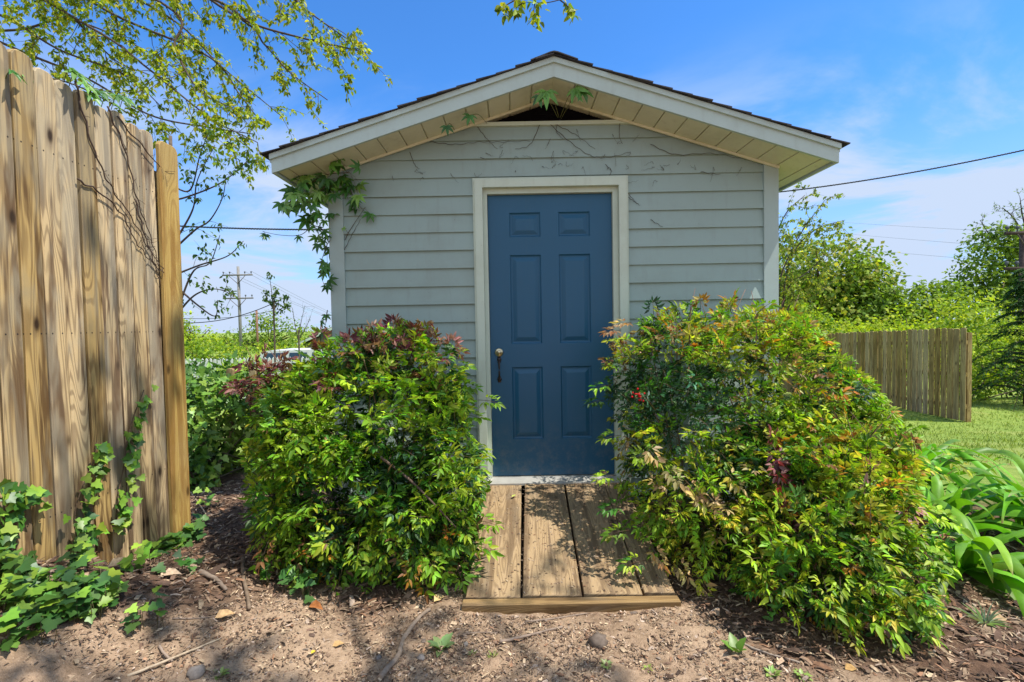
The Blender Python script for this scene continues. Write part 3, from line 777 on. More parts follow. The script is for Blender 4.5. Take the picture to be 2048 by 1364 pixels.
ivy_on_fence('shorter ivy strand climbing the middle of the tall fence', [[(165, 1085), (150, 1030), (168, 965), (188, 920), (192, 885)]], 52)
ivy_on_fence('ivy sprig on the tall fence at the very edge of the frame', [[(-20, 1090), (5, 1040), (25, 1000), (55, 1000)], [(-10, 1080), (10, 1010), (0, 980)]], 26)
# dry vines
root = tag(bpy.data.objects.new('dry_vine', None), 'leafless dry vine stems crossing the upper boards of the tall fence', 'vine'); COL.objects.link(root)
for pts_ in ([(150, 165), (185, 290), (220, 370), (260, 430), (300, 500), (332, 545)], [(155, 360), (200, 385), (245, 430), (270, 480), (300, 520), (328, 548)], [(215, 215), (250, 300), (275, 400), (300, 470), (320, 540)], [(235, 235), (300, 310), (340, 360)], [(270, 400), (290, 470), (310, 530), (318, 560)]):
    mb = MB(); P_ = smooth_path([at_x(px, py, FX+.010) for px, py in pts_], 10); P_[:, 1] += .006*np.sin(np.arange(len(P_))*1.3); P_[:, 2] += .006*np.cos(np.arange(len(P_))*.9)
    mb.tube(P_, np.linspace(.0042, .0018, len(P_)), 5, (.09, .06, .045))
    for k in range(14):
        p = P_[rng.integers(len(P_))]; e = p+np.array([.008, rng.normal(0, .03), rng.normal(0, .035)]); mb.tube([p, (p+e)/2+np.array([.004, 0, 0]), e], .0011, 3, (.09, .06, .045))
    mb.build('stem', M['stem'], root)

def ground_ivy(px, py): return ground_at(px, py)
def ivy_patch(lv, mb, region, n, hgt=(.02, .11), size=(.036, .062), pal=IVG+IVD):
    c = 0; tr = 0
    while c < n and tr < n*10:
        tr += 1
        px = rng.uniform(region[0], region[2]); py = rng.uniform(region[1], region[3])
        if vnoise(px*.018+3, py*.03+8) < .40: continue
        if len(region) > 4 and not region[4](px, py): continue
        g_ = ground_at(px, py); p = g_+np.array([0, 0, rng.uniform(*hgt)])
        if p[0] < FX+.03 and p[1] < 2.85: p[0] = FX+.04
        mb.tube([g_, (g_+p)/2+rv(.006), p], .0013, 3, (.14, .12, .05))
        lv.add(p, np.array([rng.normal(0, .7), rng.normal(-.4, .6), -.15]), np.array([rng.normal(.2, .35), rng.normal(-.35, .35), 1]), rng.uniform(*size), rng.uniform(*size)*1.1, jit(pal[rng.integers(len(pal))], .2)); c += 1
lv = Leaves(IVY_V, IVY_F); mb = MB()
ivy_patch(lv, mb, (-40, 1105, 245, 1255, lambda x, y: y < 1300-.0*x and (y-1105)/195 + max(0, x-120)/300 < 1.0 or y < 1180 and x < 190), 250)
ivy_patch(lv, mb, (-30, 1255, 110, 1300), 22)
lv.stamp(mb); tag(mb.build('ivy_ground_cover', M['ivy']), 'ivy leaves carpeting the mulch at the foot of the tall fence', None, None, 'stuff')
def ivy_plant(label, reg, n, **kw):
    root = thing('ivy_plant', label, 'ivy'); lv = Leaves(IVY_V, IVY_F); mb = MB(); ivy_patch(lv, mb, reg, n, **kw)
    if not lv.b:
        return
    lv.stamp(mb); mb.build('leaves', M['ivy'], root)
ivy_plant('bright ivy clump on the mulch below the end of the tall fence', (205, 1085, 318, 1150), 46, pal=IVG)
ivy_plant('dark trailing ivy just under the end picket', (300, 1060, 410, 1110), 26, pal=IVD+IVG)
ivy_plant('tiny ivy sprout alone in the mulch between fence and green shrub', (360, 1130, 410, 1175), 9, size=(.03, .05))
ivy_plant('ivy sprout beside the bare soil with one broad pale leaf', (255, 1230, 330, 1270), 10, size=(.03, .055))
ivy_plant('ivy sprout with two bright leaves under the edge of the green shrub', (480, 1165, 540, 1215), 8, pal=IVG)
ivy_plant('ivy trailing from under the front of the green shrub', (560, 1120, 625, 1210), 24, pal=IVD+IVG)
ivy_plant('ivy sprig rising past the end picket towards the ivy bank', (365, 985, 440, 1060), 14, pal=IVG)

# ivy bank behind the fence: leaves over a ruined low fence
def blob_foliage(name, label, blobs, n, pal, size, V, Fc, mat, trunk=None, cat='shrub', kind=None, group=None, clump=2.2, stems=14, trunk_r=.05, branch_col=(.10, .075, .05), facey=True, shell=(.55, 1.0)):
    root = thing(name, label, cat, group); mb = MB()
    ar = np.array([b[3]*b[4]+b[3]*b[5]+b[4]*b[5] for b in blobs]); k = rng.choice(len(blobs), n, p=ar/ar.sum()); B = np.array(blobs)[k]
    u = nrm(rng.normal(0, 1, (n, 3)))
    if facey: u[:, 1] = np.where((u[:, 1] > .3) & (rng.random(n) < .7), -u[:, 1], u[:, 1])
    lump = .72+.5*vnoise(u[:, 0]*clump+k*5+40, u[:, 2]*clump+u[:, 1]*clump+k*3+40)
    rr = lump*(shell[0]+(shell[1]-shell[0])*rng.random(n)**.6)*np.exp(rng.normal(0, .11, n)-.04*rng.random(n))*(1+.35*(vnoise(u[:, 0]*7+k*3, u[:, 2]*7+u[:, 1]*5)-.5))
    P = B[:, :3]+u*B[:, 3:]*rr[:, None]
    keep = P[:, 2] > H(P[:, 0], P[:, 1])
    cn = vnoise(P[:, 0]*clump*1.3+P[:, 1], P[:, 2]*clump*1.3+20)
    keep &= (vnoise(P[:, 0]*clump*2.1/np.mean(B[:, 3])+7+P[:, 1], P[:, 2]*clump*2.1/np.mean(B[:, 3])+77) > .22)
    P = P[keep]; u = u[keep]; cn = cn[keep]; m = len(P)
    pal = np.array(pal); idx = np.clip((cn*len(pal)+rng.normal(0, .8, m)).astype(int), 0, len(pal)-1)
    c = pal[idx]*np.exp(rng.normal(0, .2, m))[:, None]
    d = nrm(u*.5+rng.normal(0, .6, (m, 3))+np.array([0, 0, -.35])); nn = u*.6+rng.normal(0, .45, (m, 3))+np.array([0, -.15, .7])
    L = rng.uniform(size[0], size[1], m)
    stamp(mb, V, Fc, P, d, nn, L, L*rng.uniform(.5, .8, m), c)
    mb.build('crown' if trunk else 'foliage', mat, root)
    mb = MB()
    if trunk:
        x, y, z0, z1 = trunk; top = np.array([x, y, z1]); 
        mb.tube(smooth_path([(x, y, z0), (x+.03*z1*rng.normal(), y, z0*.5+z1*.5), top], 6), np.linspace(trunk_r, trunk_r*.5, 13), 8, branch_col)
        for q_ in range(stems):
            e = P[rng.integers(m)]; s_ = np.array([x, y, z0+(z1-z0)*rng.uniform(.3, 1)])
            mb.tube(smooth_path([s_, s_*.5+e*.5+np.array([0, 0, .08*np.linalg.norm(e-s_)]), e], 5), np.linspace(trunk_r*.4, trunk_r*.06, 11), 5, branch_col)
        mb.build('trunk', M['bark'], root)
    else:
        for q_ in range(stems):
            bb = blobs[rng.integers(len(blobs))]; e = P[rng.integers(m)]; s_ = np.array([bb[0]+rng.normal(0, bb[3]*.4), bb[1], 0]); s_[2] = float(H(s_[0], s_[1]))-.02
            mb.tube(smooth_path([s_, s_*.5+e*.5+rv(.02), e], 5), np.linspace(trunk_r*.25, trunk_r*.1, 11), 4, branch_col)
        mb.build('stems', M['stem'], root)
    return root
def bl(px, py, Y, rx, rz, ry=None):
    p = at(px, py, Y); s_ = Y/F; return (p[0], p[1], p[2], rx*s_, (ry or rx)*s_ if ry is None else ry, rz*s_)
blob_foliage('ivy_bank', 'bank of tangled ivy over a ruined low fence beyond the tall fence', [bl(400, 850, 4.2, 75, 110), bl(470, 830, 4.5, 70, 100), bl(420, 770, 4.9, 80, 50), bl(380, 930, 3.9, 60, 80), bl(520, 800, 4.8, 50, 60), bl(340, 800, 4.6, 60, 80)], 3600, [IVD[1], IVD[2], IVG[1], IVG[2], (.22, .32, .04), (.30, .38, .06)], (.055, .09), IVY_V, IVY_F, M['ivy'], cat='ivy', clump=3.2, stems=40, branch_col=(.19, .13, .085))
blob_foliage('vine_mound', 'bright yellow-green vine heaped on top of the ivy bank', [bl(495, 750, 5.2, 42, 26), bl(530, 768, 5.2, 30, 22), bl(460, 748, 5.3, 30, 18)], 700, [LG, YG, (.2, .3, .03)], (.06, .10), IVY_V, IVY_F, M['ivy'], cat='vine', stems=8)
# pieces of the ruined fence within the bank
for (px, lab) in ((500, 'weathered grey fence stake poking from the ivy bank beside the yellow-green vine'), (455, 'brown broken stake standing in the ivy bank')):
    p = at(px, 745, 4.75); q0 = MB(); q0.board((p[0], p[1], p[2]-.7), (1, 0, 0), (.03, 0, 1), (0, -1, 0), .07, .74, .03, px*.1, 'ear'); tag(q0.build('fence_stake', M['far_fence']), lab, 'stake')

# ------------------------------------------------------------------ Virginia creeper
def palm_leaf(lv, p, d, n, L, col):
    d = nrm(d); n = nrm(n-np.dot(n, d)*d); s = np.cross(n, d)
    for a, sc in ((-1.55, .66), (-.76, .9), (0, 1), (.76, .9), (1.55, .66)):
        dd = d*math.cos(a)+s*math.sin(a)+np.array([0, 0, -.12]); lv.add(p, dd, n+rv(.12), L*sc, L*sc*.33, jit(col, .14))
CRG = [(.04, .12, .022), (.07, .19, .03), (.12, .26, .04), (.19, .33, .06)]
root = thing('creeper_vine', 'five-leaved creeper vine hanging at the eave corner of the shed', 'vine'); lv = Leaves(); mb = MB()
def creeper(pts, n, L, spread, hang=.6, pal=CRG):
    P_ = smooth_path(pts, 8); mb.tube(P_, np.linspace(.003, .0012, len(P_)), 4, (.10, .075, .05))
    for k in range(n):
        b0 = P_[rng.integers(len(P_))]; p = b0+rv(spread); mb.tube([b0, (b0+p)/2+np.array([0, 0, .01]), p], .0011, 3, (.16, .13, .05))
        palm_leaf(lv, p, np.array([rng.normal(0, .5), -.35, -hang+rng.normal(0, .35)]), np.array([rng.normal(0, .35), -1, .15]), rng.uniform(*L), pal[rng.integers(len(pal))])
Yc = 3.36
creeper([at(700, 345, Yc), at(650, 350, Yc), at(610, 375, Yc), at(590, 400, 3.3)], 36, (.08, .115), .06)
creeper([at(660, 360, 3.4), at(625, 410, 3.4), at(640, 450, 3.45), at(652, 480, 3.5), at(655, 540, 3.5)], 34, (.055, .085), .05)
creeper([at(655, 470, 3.5), at(630, 452, 3.4), at(600, 470, 3.3), at(560, 470, 3.25), at(525, 463, 3.2)], 4, (.04, .06), .015, .5, CRG[:2])
creeper([at(660, 480, 3.45), at(650, 500, 3.45), at(640, 540, 3.42), at(650, 575, 3.42)], 4, (.05, .07), .03, 1.0, CRG[:2])
creeper([at(690, 350, 3.45), at(705, 390, 3.46), at(725, 420, 3.45)], 11, (.06, .095), .03)
creeper([at(690, 480, 3.46), at(700, 460, 3.46), at(730, 415, 3.46)], 3, (.025, .04), .02)
creeper([at(655, 620, 3.4), at(650, 655, 3.4)], 4, (.05, .07), .025, .9, CRG[:2])
mb.build('stems', M['stem'], root); m2 = MB(); lv.stamp(m2); m2.build('leaves', M['ivy'], root)
root = thing('creeper_vine', 'five-leaved creeper sprigs growing out of the gable vent under the roof peak', 'vine'); lv = Leaves(); mb = MB()
def sprig(px, py, bx, by, L, k=0, Y=3.19):
    p = at(px, py, Y); q_ = at(bx, by, YW-.02); mb.tube(smooth_path([q_, (q_+p)/2+np.array([0, -.03, .02]), p], 6), .0022, 4, (.16, .17, .06))
    palm_leaf(lv, p, np.array([rng.normal(0, .2), -.25, -.8]), np.array([rng.normal(0, .2), -1, -.1]), L*1.35, CRG[k])
sprig(1093, 182, 1118, 235, .10, 2); sprig(1150, 176, 1120, 236, .085, 2); sprig(1165, 180, 1122, 238, .075, 1); sprig(1078, 190, 1116, 236, .07, 0)
sprig(940, 230, 975, 248, .06, 1); sprig(893, 252, 910, 262, .055, 0)
mb.build('stems', M['stem'], root); m2 = MB(); lv.stamp(m2); m2.build('leaves', M['ivy'], root)
# dry tendrils on the gable
root = thing('dry_vine', 'dry vine tendrils clinging to the upper siding and soffit of the shed', 'vine'); mb = MB()
def tend(pts, r_=.0022):
    P_ = smooth_path([at(px, py, YW-.021) for px, py in pts], 8); P_[:, 1] -= .011; P_[:, 2] += .004*np.sin(np.arange(len(P_))*1.7); mb.tube(P_, np.linspace(r_, r_*.5, len(P_)), 4, (.085, .06, .045))
for pts_ in ([(1100, 250), (1140, 285), (1180, 312), (1215, 316), (1260, 305)], [(1240, 235), (1238, 270), (1244, 290)], [(860, 285), (910, 290), (960, 285), (1000, 285), (1060, 283)], [(955, 255), (975, 280), (995, 300)], [(1300, 290), (1350, 310), (1420, 308), (1490, 320)], [(1210, 330), (1222, 345), (1200, 370)], [(1253, 385), (1275, 410)], [(1255, 395), (1270, 405), (1280, 412)], [(820, 305), (830, 330), (840, 340)], [(1080, 250), (1060, 290), (1030, 300)], [(1110, 250), (1150, 270), (1190, 300)], [(1400, 345), (1440, 350)], [(1300, 440), (1325, 455)], [(1120, 240), (1112, 262), (1126, 280)], [(690, 500), (705, 470), (722, 440)]): tend(pts_)
for k in range(80):
    px = rng.uniform(780, 1510); py = rng.uniform(258, 350)+30*rng.random()
    if 945 < px < 1250 and py > 350: continue
    if py < 230+.30*abs(px-1104): continue
    p = (px, py); tend([p, (px+rng.normal(0, 6), py+rng.normal(0, 6)), (px+rng.normal(0, 11), py+rng.normal(3, 8))], .0011)
mb.build('tendrils', M['stem'], root)
# creeper on top of tall fence
root = thing('creeper_vine', 'creeper with big pale leaves spilling over the top of the tall fence', 'vine'); lv = Leaves(); mb = MB()
for (px, py) in ((150, 145), (165, 165), (185, 178), (200, 182), (215, 185), (235, 190), (250, 195), (22, 135), (50, 150), (140, 135), (175, 185), (225, 205), (20, 140)):
    p = at_x(px, py, FX+rng.uniform(-.05, .04)); b0 = p+np.array([-.05, .02, -.06]); mb.tube([b0, (p+b0)/2+np.array([0, 0, .015]), p], .0018, 4, (.12, .14, .05))
    palm_leaf(lv, p, np.array([.4, rng.normal(.3, .5), -.35]), np.array([.5, -.3, .9]), rng.uniform(.055, .085), CRG[rng.integers(1, 4)])
P_ = smooth_path([at_x(px, py, FX-.02) for px, py in ((10, 120), (80, 150), (150, 170), (220, 205), (270, 235))], 8); mb.tube(P_, .003, 4, (.10, .075, .05))
mb.build('stems', M['stem'], root); m2 = MB(); lv.stamp(m2); m2.build('leaves', M['ivy'], root)

# ------------------------------------------------------------------ branching trees near the camera
def limb_tree(name, label, trunk, limbs, tw_len=(.35, .8), tw_step=.16, leaf=(.05, .075), per=12, pal=None, r0=.022, droop=.35, sub=2):
    root = thing(name, label, 'tree'); lv = Leaves(); mb = MB()
    mb.tube(smooth_path(trunk[0], 8), np.linspace(trunk[1], trunk[1]*.55, (len(trunk[0])-1)*8+1), 10, (.13, .10, .075))
    def leaves_on(P_, n):
        for k in range(n):
            t = rng.random()**.6; p = P_[min(int(t*(len(P_)-1)), len(P_)-1)]
            for q_ in range(rng.integers(2, 5)):
                d = np.array([rng.normal(0, .7), rng.normal(0, .7), -.75+rng.normal(0, .4)]); L = rng.uniform(*leaf)
                lv.add(p+rv(.022), d, np.array([rng.normal(0, .6), rng.normal(-.2, .6), .8]), L, L*.5, jit(pal[rng.integers(len(pal))], .2))
    def twig(p, d, L, r_, lev):
        n = 6; pts = [p]; dd = nrm(d)
        for i in range(n):
            dd = nrm(dd+rv(.16)+np.array([0, 0, -droop*.28])); pts.append(pts[-1]+dd*L/n)
        pts = np.array(pts); mb.tube(pts, np.linspace(r_, r_*.35, n+1), 4, (.085, .065, .05))
        if lev > 0:
            for k in range(rng.integers(1, 4)):
                i = rng.integers(1, n); twig(pts[i], dd*.7+rv(.6), L*rng.uniform(.4, .7), r_*.6, lev-1)
        leaves_on(pts[1:], int(per*L*1.4)+1)
    for lm in limbs:
        dens = 1.0
        if isinstance(lm, tuple): lm, dens = lm
        P_ = smooth_path(lm, 12); seg = np.linalg.norm(np.diff(P_, axis=0), axis=1); cum = np.concatenate([[0], np.cumsum(seg)])
        rr0 = r0 if dens else .006; mb.tube(P_, np.linspace(rr0, rr0*.25, len(P_)), 6, (.095, .072, .055))
        s_ = .3*cum[-1] if len(lm) > 4 else .1*cum[-1]
        while s_ < cum[-1]:
            i = min(np.searchsorted(cum, s_), len(P_)-1); t = nrm(P_[min(i+1, len(P_)-1)]-P_[i-1])
            if rng.random() < dens: twig(P_[i], t*.8+rv(.55)+np.array([0, -.1, 0]), rng.uniform(*tw_len), r0*.22, sub-1)
            s_ += tw_step*rng.uniform(.6, 1.4)
        leaves_on(P_[len(P_)*2//3:] if dens else P_[len(P_)//3:], 5 if dens else 9)
    mb.build('limbs', M['bark'], root); m2 = MB(); lv.stamp(m2); m2.build('leaves', M['tree_leaf'], root); return root
TL = [(.22, .30, .02), (.30, .36, .022), (.38, .41, .03), (.14, .22, .02), (.42, .42, .03)]
hub = np.array([-9.0, 7.2, 5.6])
def lim(Y0, Y1, *pp):
    Ys = np.linspace(Y0*1.38, Y1*1.38, len(pp)); return [hub+rv(.25)]+[at(px, py, y) for (px, py), y in zip(pp, Ys)]
limbs = [lim(5.2, 5.0, (-60, -60), (190, 60), (300, 140), (420, 235), (515, 285)), lim(5.4, 5.6, (-40, -90), (250, 40), (420, 115), (480, 190), (530, 255)),
         lim(5.0, 4.6, (-60, -160), (330, 10), (350, 95), (390, 170), (440, 210)), lim(5.2, 5.0, (60, -150), (420, -5), (500, 45), (600, 75), (690, 95), (742, 108)),
         lim(5.3, 5.4, (80, -170), (460, 25), (530, 90), (580, 145), (655, 200)), lim(5.4, 5.2, (-120, 40), (60, 110), (180, 160), (300, 230), (420, 255), (505, 268)),
         lim(5.0, 5.5, (-160, -20), (0, 30), (120, 100), (250, 150), (330, 220)), lim(5.4, 5.0, (120, -200), (540, -40), (600, 10), (640, 40), (715, 92)),
         lim(5.6, 6.0, (-160, 60), (30, 60), (140, 40), (280, 95), (370, 150)), lim(5.5, 5.5, (-100, -100), (60, -30), (150, 40), (230, 120), (300, 150)),
         lim(5.3, 5.8, (0, -140), (240, -20), (360, 50), (440, 130), (560, 230))]
limb_tree('maple_tree', 'fresh yellow-green tree branches sweeping over the tall fence against the sky', ([(-9.0, 7.2, -.8), (-8.95, 7.2, 2.4), (-9.0, 7.2, 5.8)], .2), limbs, (.36, .85), .20, (.058, .088), 8, TL, .026, .5, 2)
# sapling behind the fence with thin branches
sx = at(352, 640, 5.0); sb = np.array([sx[0], 5.0, -.1])
TD = [(.05, .11, .025), (.08, .15, .03), (.12, .19, .03)]
def slim(*pp): return [np.array([sx[0], 5.0, at(352, pp[0][1]+70, 5)[2]])]+[at(px, py, 5.0-.08*k) for k, (px, py) in enumerate(pp[1:])]
sl = [(slim((0, 330), (370, 395), (430, 372), (470, 345), (505, 312)), .8), (slim((0, 430), (390, 460), (420, 440), (445, 395), (452, 350)), .6), (slim((0, 480), (400, 530), (455, 512), (487, 482)), .22), (slim((0, 560), (385, 545), (420, 525), (440, 470)), .5), (slim((0, 560), (390, 590), (430, 578), (468, 590)), 1.0), (slim((0, 300), (380, 380), (400, 310), (415, 270)), .8), (slim((0, 420), (385, 420), (395, 360), (430, 290)), .7), (slim((0, 500), (395, 610), (430, 632), (435, 600)), .3)]
limb_tree('sapling', 'thin dark-leaved sapling rising behind the end of the tall fence', ([sb, sb+np.array([0, 0, 1.4]), np.array([sx[0]+.02, 5, 3.3])], .03), sl, (.16, .34), .15, (.04, .06), 9, TD, .011, .2, 1)
# tree standing right of the camera: one twig in view, the rest gives the dappled shade
oh = [[np.array(p) for p in q_] for q_ in (
    [(4.4, -2.0, 3.8), (3.2, -.4, 5.4), (2.0, 1.4, 5.8), (1.2, 2.6, 5.3)],
    [(4.5, -1.9, 4.4), (3.6, .2, 6.2), (2.9, 1.4, 6.4), (2.2, 2.2, 6.3)],
    [(4.4, -2.0, 4.0), (2.6, -.8, 5.6), (1.6, -.1, 5.9), (.9, .3, 5.9)],
    [(4.4, -2.0, 4.4), (2.4, -.2, 6.4), (1.2, 1.0, 6.6), (.5, 1.6, 6.4)],
    [(4.5, -1.9, 4.6), (3.0, .0, 6.9), (1.6, 1.4, 7.4), (.6, 2.2, 7.4)],
    [(4.4, -2.1, 3.6), (2.6, -1.0, 4.8), (1.4, .4, 4.9), (.4, .9, 4.6)],
    [(4.5, -2.0, 4.6), (3.8, -.6, 6.6), (3.2, .6, 7.2), (2.8, 1.6, 7.0)])]
tipb = [np.array((1.2, 2.6, 5.3))]+[at(px, py, 4.2) for px, py in ((1300, -110), (1190, -25), (1110, 2), (1065, 5), (1020, 0))]
oh2 = [(q_, .42) for q_ in oh]
TIP = True
limb_tree('maple_tree', 'leafy twig tip of an overhanging tree dangling above the roof peak', ([(4.6, -2.2, -.2), (4.5, -2.1, 2), (4.4, -2.0, 4.6)], .17), oh2+[([at(px, py, 4.2) for px, py in ((1300, -110), (1200, -30), (1110, 2), (1065, 5), (1020, 0))], .0), ([at(1070, 4, 4.2), at(1068, 22, 4.2), at(1072, 50, 4.2)], .0), ([at(1120, 0, 4.2), at(1135, 12, 4.2), at(1150, 25, 4.2)], 0), ([at(1030, 0, 4.2), at(1008, 14, 4.2), at(1010, 24, 4.2)], 0), ([at(1050, 2, 4.2), at(1035, 14, 4.2), at(1033, 24, 4.2)], 0)], (.4, .8), .14, (.055, .085), 12, TL, .03, .5, 2)

# ------------------------------------------------------------------ distant trees and bushes
GR1 = [(.10, .19, .02), (.15, .25, .025), (.22, .32, .03), (.30, .38, .035)]
GR2 = [(.09, .17, .028), (.13, .22, .032), (.18, .28, .035), (.24, .33, .04)]
GR3 = [(.24, .35, .02), (.32, .41, .022), (.40, .46, .03), (.17, .29, .02)]
GRO = [(.24, .30, .04), (.32, .35, .05), (.40, .38, .06), (.18, .27, .04)]
def bg(name, label, Y, bb, n, pal, size, cat='tree', tr=None, group=None, **kw):
    blobs = [bl(px, py, Y+dy, rx, rz) for (px, py, rx, rz, dy) in bb]
    trunk = None
    if tr: p = at(tr[0], tr[1], Y); trunk = (p[0], Y, float(H(p[0], Y))-.2, p[2])
    return blob_foliage(name, label, blobs, n, pal, size, DIA_V, DIA_F, M['far_leaf'], trunk, cat, group=group, facey=True, **kw)
G1 = 'trees and bushes beyond the lawn'; G2 = 'trees beyond the ivy bank'
bg('shade_tree', 'big rounded olive-green tree behind the right side of the shed', 26, [(1640, 556, 110, 92, 0), (1710, 570, 76, 66, 0), (1570, 555, 84, 88, 1), (1680, 620, 90, 60, 0), (1600, 600, 80, 70, 1), (1690, 590, 70, 66, 0), (1560, 600, 80, 60, 2), (1640, 640, 120, 60, 0), (1740, 640, 60, 50, 0)], 16000, GRO+GR1+[GR1[3]], (.18, .32), tr=(1640, 600), group=G1, trunk_r=.25, stems=14)
bg('shade_tree', 'dark green tree in the gap right of the rounded olive tree', 24, [(1780, 640, 60, 60, 0), (1830, 610, 55, 45, 0), (1820, 680, 70, 50, 0), (1870, 595, 50, 36, 0), (1750, 600, 40, 36, 0)], 5600, GR2+[GR1[1], GR1[2]], (.16, .28), tr=(1810, 640), group=G1, trunk_r=.16)
bg('shade_tree', 'tall dark tree behind the utility pole with crossarms on the lawn side', 25, [(2010, 520, 70, 70, 0), (1990, 480, 50, 36, 0), (1960, 560, 60, 50, 0), (2050, 560, 70, 80, 0), (1930, 600, 60, 44, 0)], 7500, GR2+[GR1[1], GR1[2]], (.15, .26), tr=(2015, 520), group=G1, trunk_r=.2, stems=12)
bg('bush', 'bright lime bush close behind the brown lawn fence', 17, [(1870, 650, 90, 60, 0), (1800, 680, 80, 50, -1), (1940, 650, 70, 60, 0), (1900, 720, 90, 60, -1)], 5200, GR3, (.09, .17), cat='bush', group=G1, trunk_r=.12, stems=20)
bg('bush', 'lime-green bush between the shed corner and the lawn fence', 16, [(1600, 670, 80, 60, 0), (1680, 690, 80, 60, 0), (1560, 640, 60, 50, 1), (1740, 690, 60, 50, 0)], 5200, GR3+[GR1[2]], (.09, .17), cat='bush', group=G1, trunk_r=.12, stems=20)
bg('bush', 'pale bush at the end of the brown lawn fence beside the conifer', 13, [(1965, 720, 50, 70, 0), (1950, 770, 40, 40, -.5), (2010, 700, 60, 80, 0.5), (2060, 740, 60, 90, 0)], 4200, GR3+GR1, (.06, .12), cat='bush', group=G1, trunk_r=.08, stems=16)
bg('bush', 'leafy thicket filling the space behind the lime bushes', 22, [(1700, 700, 150, 70, 0), (1880, 700, 160, 80, 0), (2040, 660, 120, 90, 0), (1560, 690, 100, 70, 0)], 6500, GR1+GR3, (.14, .24), cat='bush', group=G1, trunk_r=.15, stems=10)
# airy tree right behind the shed corner
pa = lambda px, py, Y=14.0: at(px, py, Y)
base_ = np.array([pa(1560, 700)[0], 14.0, -1.0])
al_ = [[base_+np.array([0, 0, 2.2]), pa(1560, 560), pa(1600, 470), pa(1650, 400)], [base_+np.array([0, 0, 2.2]), pa(1580, 520), pa(1630, 460), pa(1690, 440)], [base_+np.array([0, 0, 2.0]), pa(1575, 580), pa(1620, 540), pa(1660, 500)], [base_+np.array([0, 0, 2.4]), pa(1550, 500), pa(1570, 430), pa(1610, 390)], [base_+np.array([0, 0, 1.6]), pa(1580, 610), pa(1630, 590), pa(1670, 560)]]
limb_tree('airy_tree', 'sparse feathery tree leaning out from behind the right corner of the shed', ([base_, base_+np.array([-.05, 0, 1.2]), base_+np.array([0, 0, 2.4])], .09), [(q_, .9) for q_ in al_], (.4, .9), .2, (.06, .10), 8, GRO+[GR1[1]], .03, .05, 2)
# bare-topped limb above the tall dark tree
p_ = lambda px, py: at(px, py, 24.5)
limb_tree('airy_tree', 'nearly bare branching treetop above the utility pole by the lawn', ([np.array([p_(2060, 600)[0], 24.5, -1.6]), p_(2070, 600), p_(2062, 500)], .14), [([p_(2062, 500), p_(2030, 440), p_(2005, 415)], .9), ([p_(2062, 500), p_(2045, 430), p_(2040, 395)], .9), ([p_(2060, 520), p_(1990, 480), p_(1960, 440)], .8), ([p_(2060, 500), p_(2080, 430), p_(2070, 390)], .8)], (.4, .9), .25, (.06, .10), 2, GR2, .05, 0.0, 2)
# left side
bg('shade_tree', 'bright green tree just visible past the end of the tall fence', 52, [(385, 690, 50, 40, 0), (420, 700, 45, 38, 0), (360, 650, 30, 30, 2), (350, 700, 50, 60, 0)], 3400, GR3, (.22, .42), tr=(390, 690), group=G2, trunk_r=.3, clump=3)
bg('shade_tree', 'darker green tree between the two distant utility poles', 60, [(470, 690, 34, 34, 0), (550, 672, 55, 44, 0), (530, 640, 30, 20, 0), (600, 690, 60, 40, 0), (500, 700, 60, 36, 0)], 4000, GR1+GR2, (.25, .45), tr=(540, 690), group=G2, trunk_r=.3, clump=3)
bg('shade_tree', 'broad tree line behind both distant poles', 75, [(420, 705, 120, 34, 0), (560, 700, 120, 38, 0), (640, 700, 80, 40, 0)], 3200, GR1, (.35, .6), tr=(520, 700), group=G2, trunk_r=.3, clump=3)
bg('bush', 'low bright hedge row just behind the white picket fence', 30, [(380, 704, 60, 26, 0), (450, 706, 60, 22, 0), (520, 706, 60, 22, 0), (600, 704, 60, 26, 0), (330, 700, 50, 30, 0)], 3600, GR3+GR1, (.14, .26), cat='bush', group=G2, clump=3, trunk_r=.15)
p8 = lambda px, py: at(px, py, 8.0)
limb_tree('sapling', 'slender sapling with a round leafy tuft against the sky left of the shed', ([np.array([p8(548, 700)[0], 8, -.6]), p8(549, 680), p8(548, 600)], .018), [([p8(548, 660), p8(545, 600), p8(540, 560), p8(537, 545)], .12), ([p8(548, 620), p8(535, 600), p8(530, 585)], 1), ([p8(548, 620), p8(560, 600), p8(578, 592)], 1), ([p8(549, 630), p8(565, 615), p8(575, 606)], 1), ([p8(548, 610), p8(550, 590), p8(555, 580)], 1)], (.06, .14), .07, (.05, .07), 12, TD, .008, .1, 1)
p9 = lambda px, py: at(px, py, 14.0)
limb_tree('bare_sapling', 'leafless grey sapling on the horizon beside the shed wall', ([np.array([p9(598, 720)[0], 14, -1.2]), p9(598, 690), p9(597, 660)], .03), [([p9(597, 680), p9(590, 650), p9(585, 615)], .9), ([p9(597, 675), p9(602, 645), p9(610, 610)], .9), ([p9(597, 680), p9(612, 655), p9(622, 630)], .9)], (.25, .5), .18, (.02, .03), 0, TD, .014, -.2, 1)

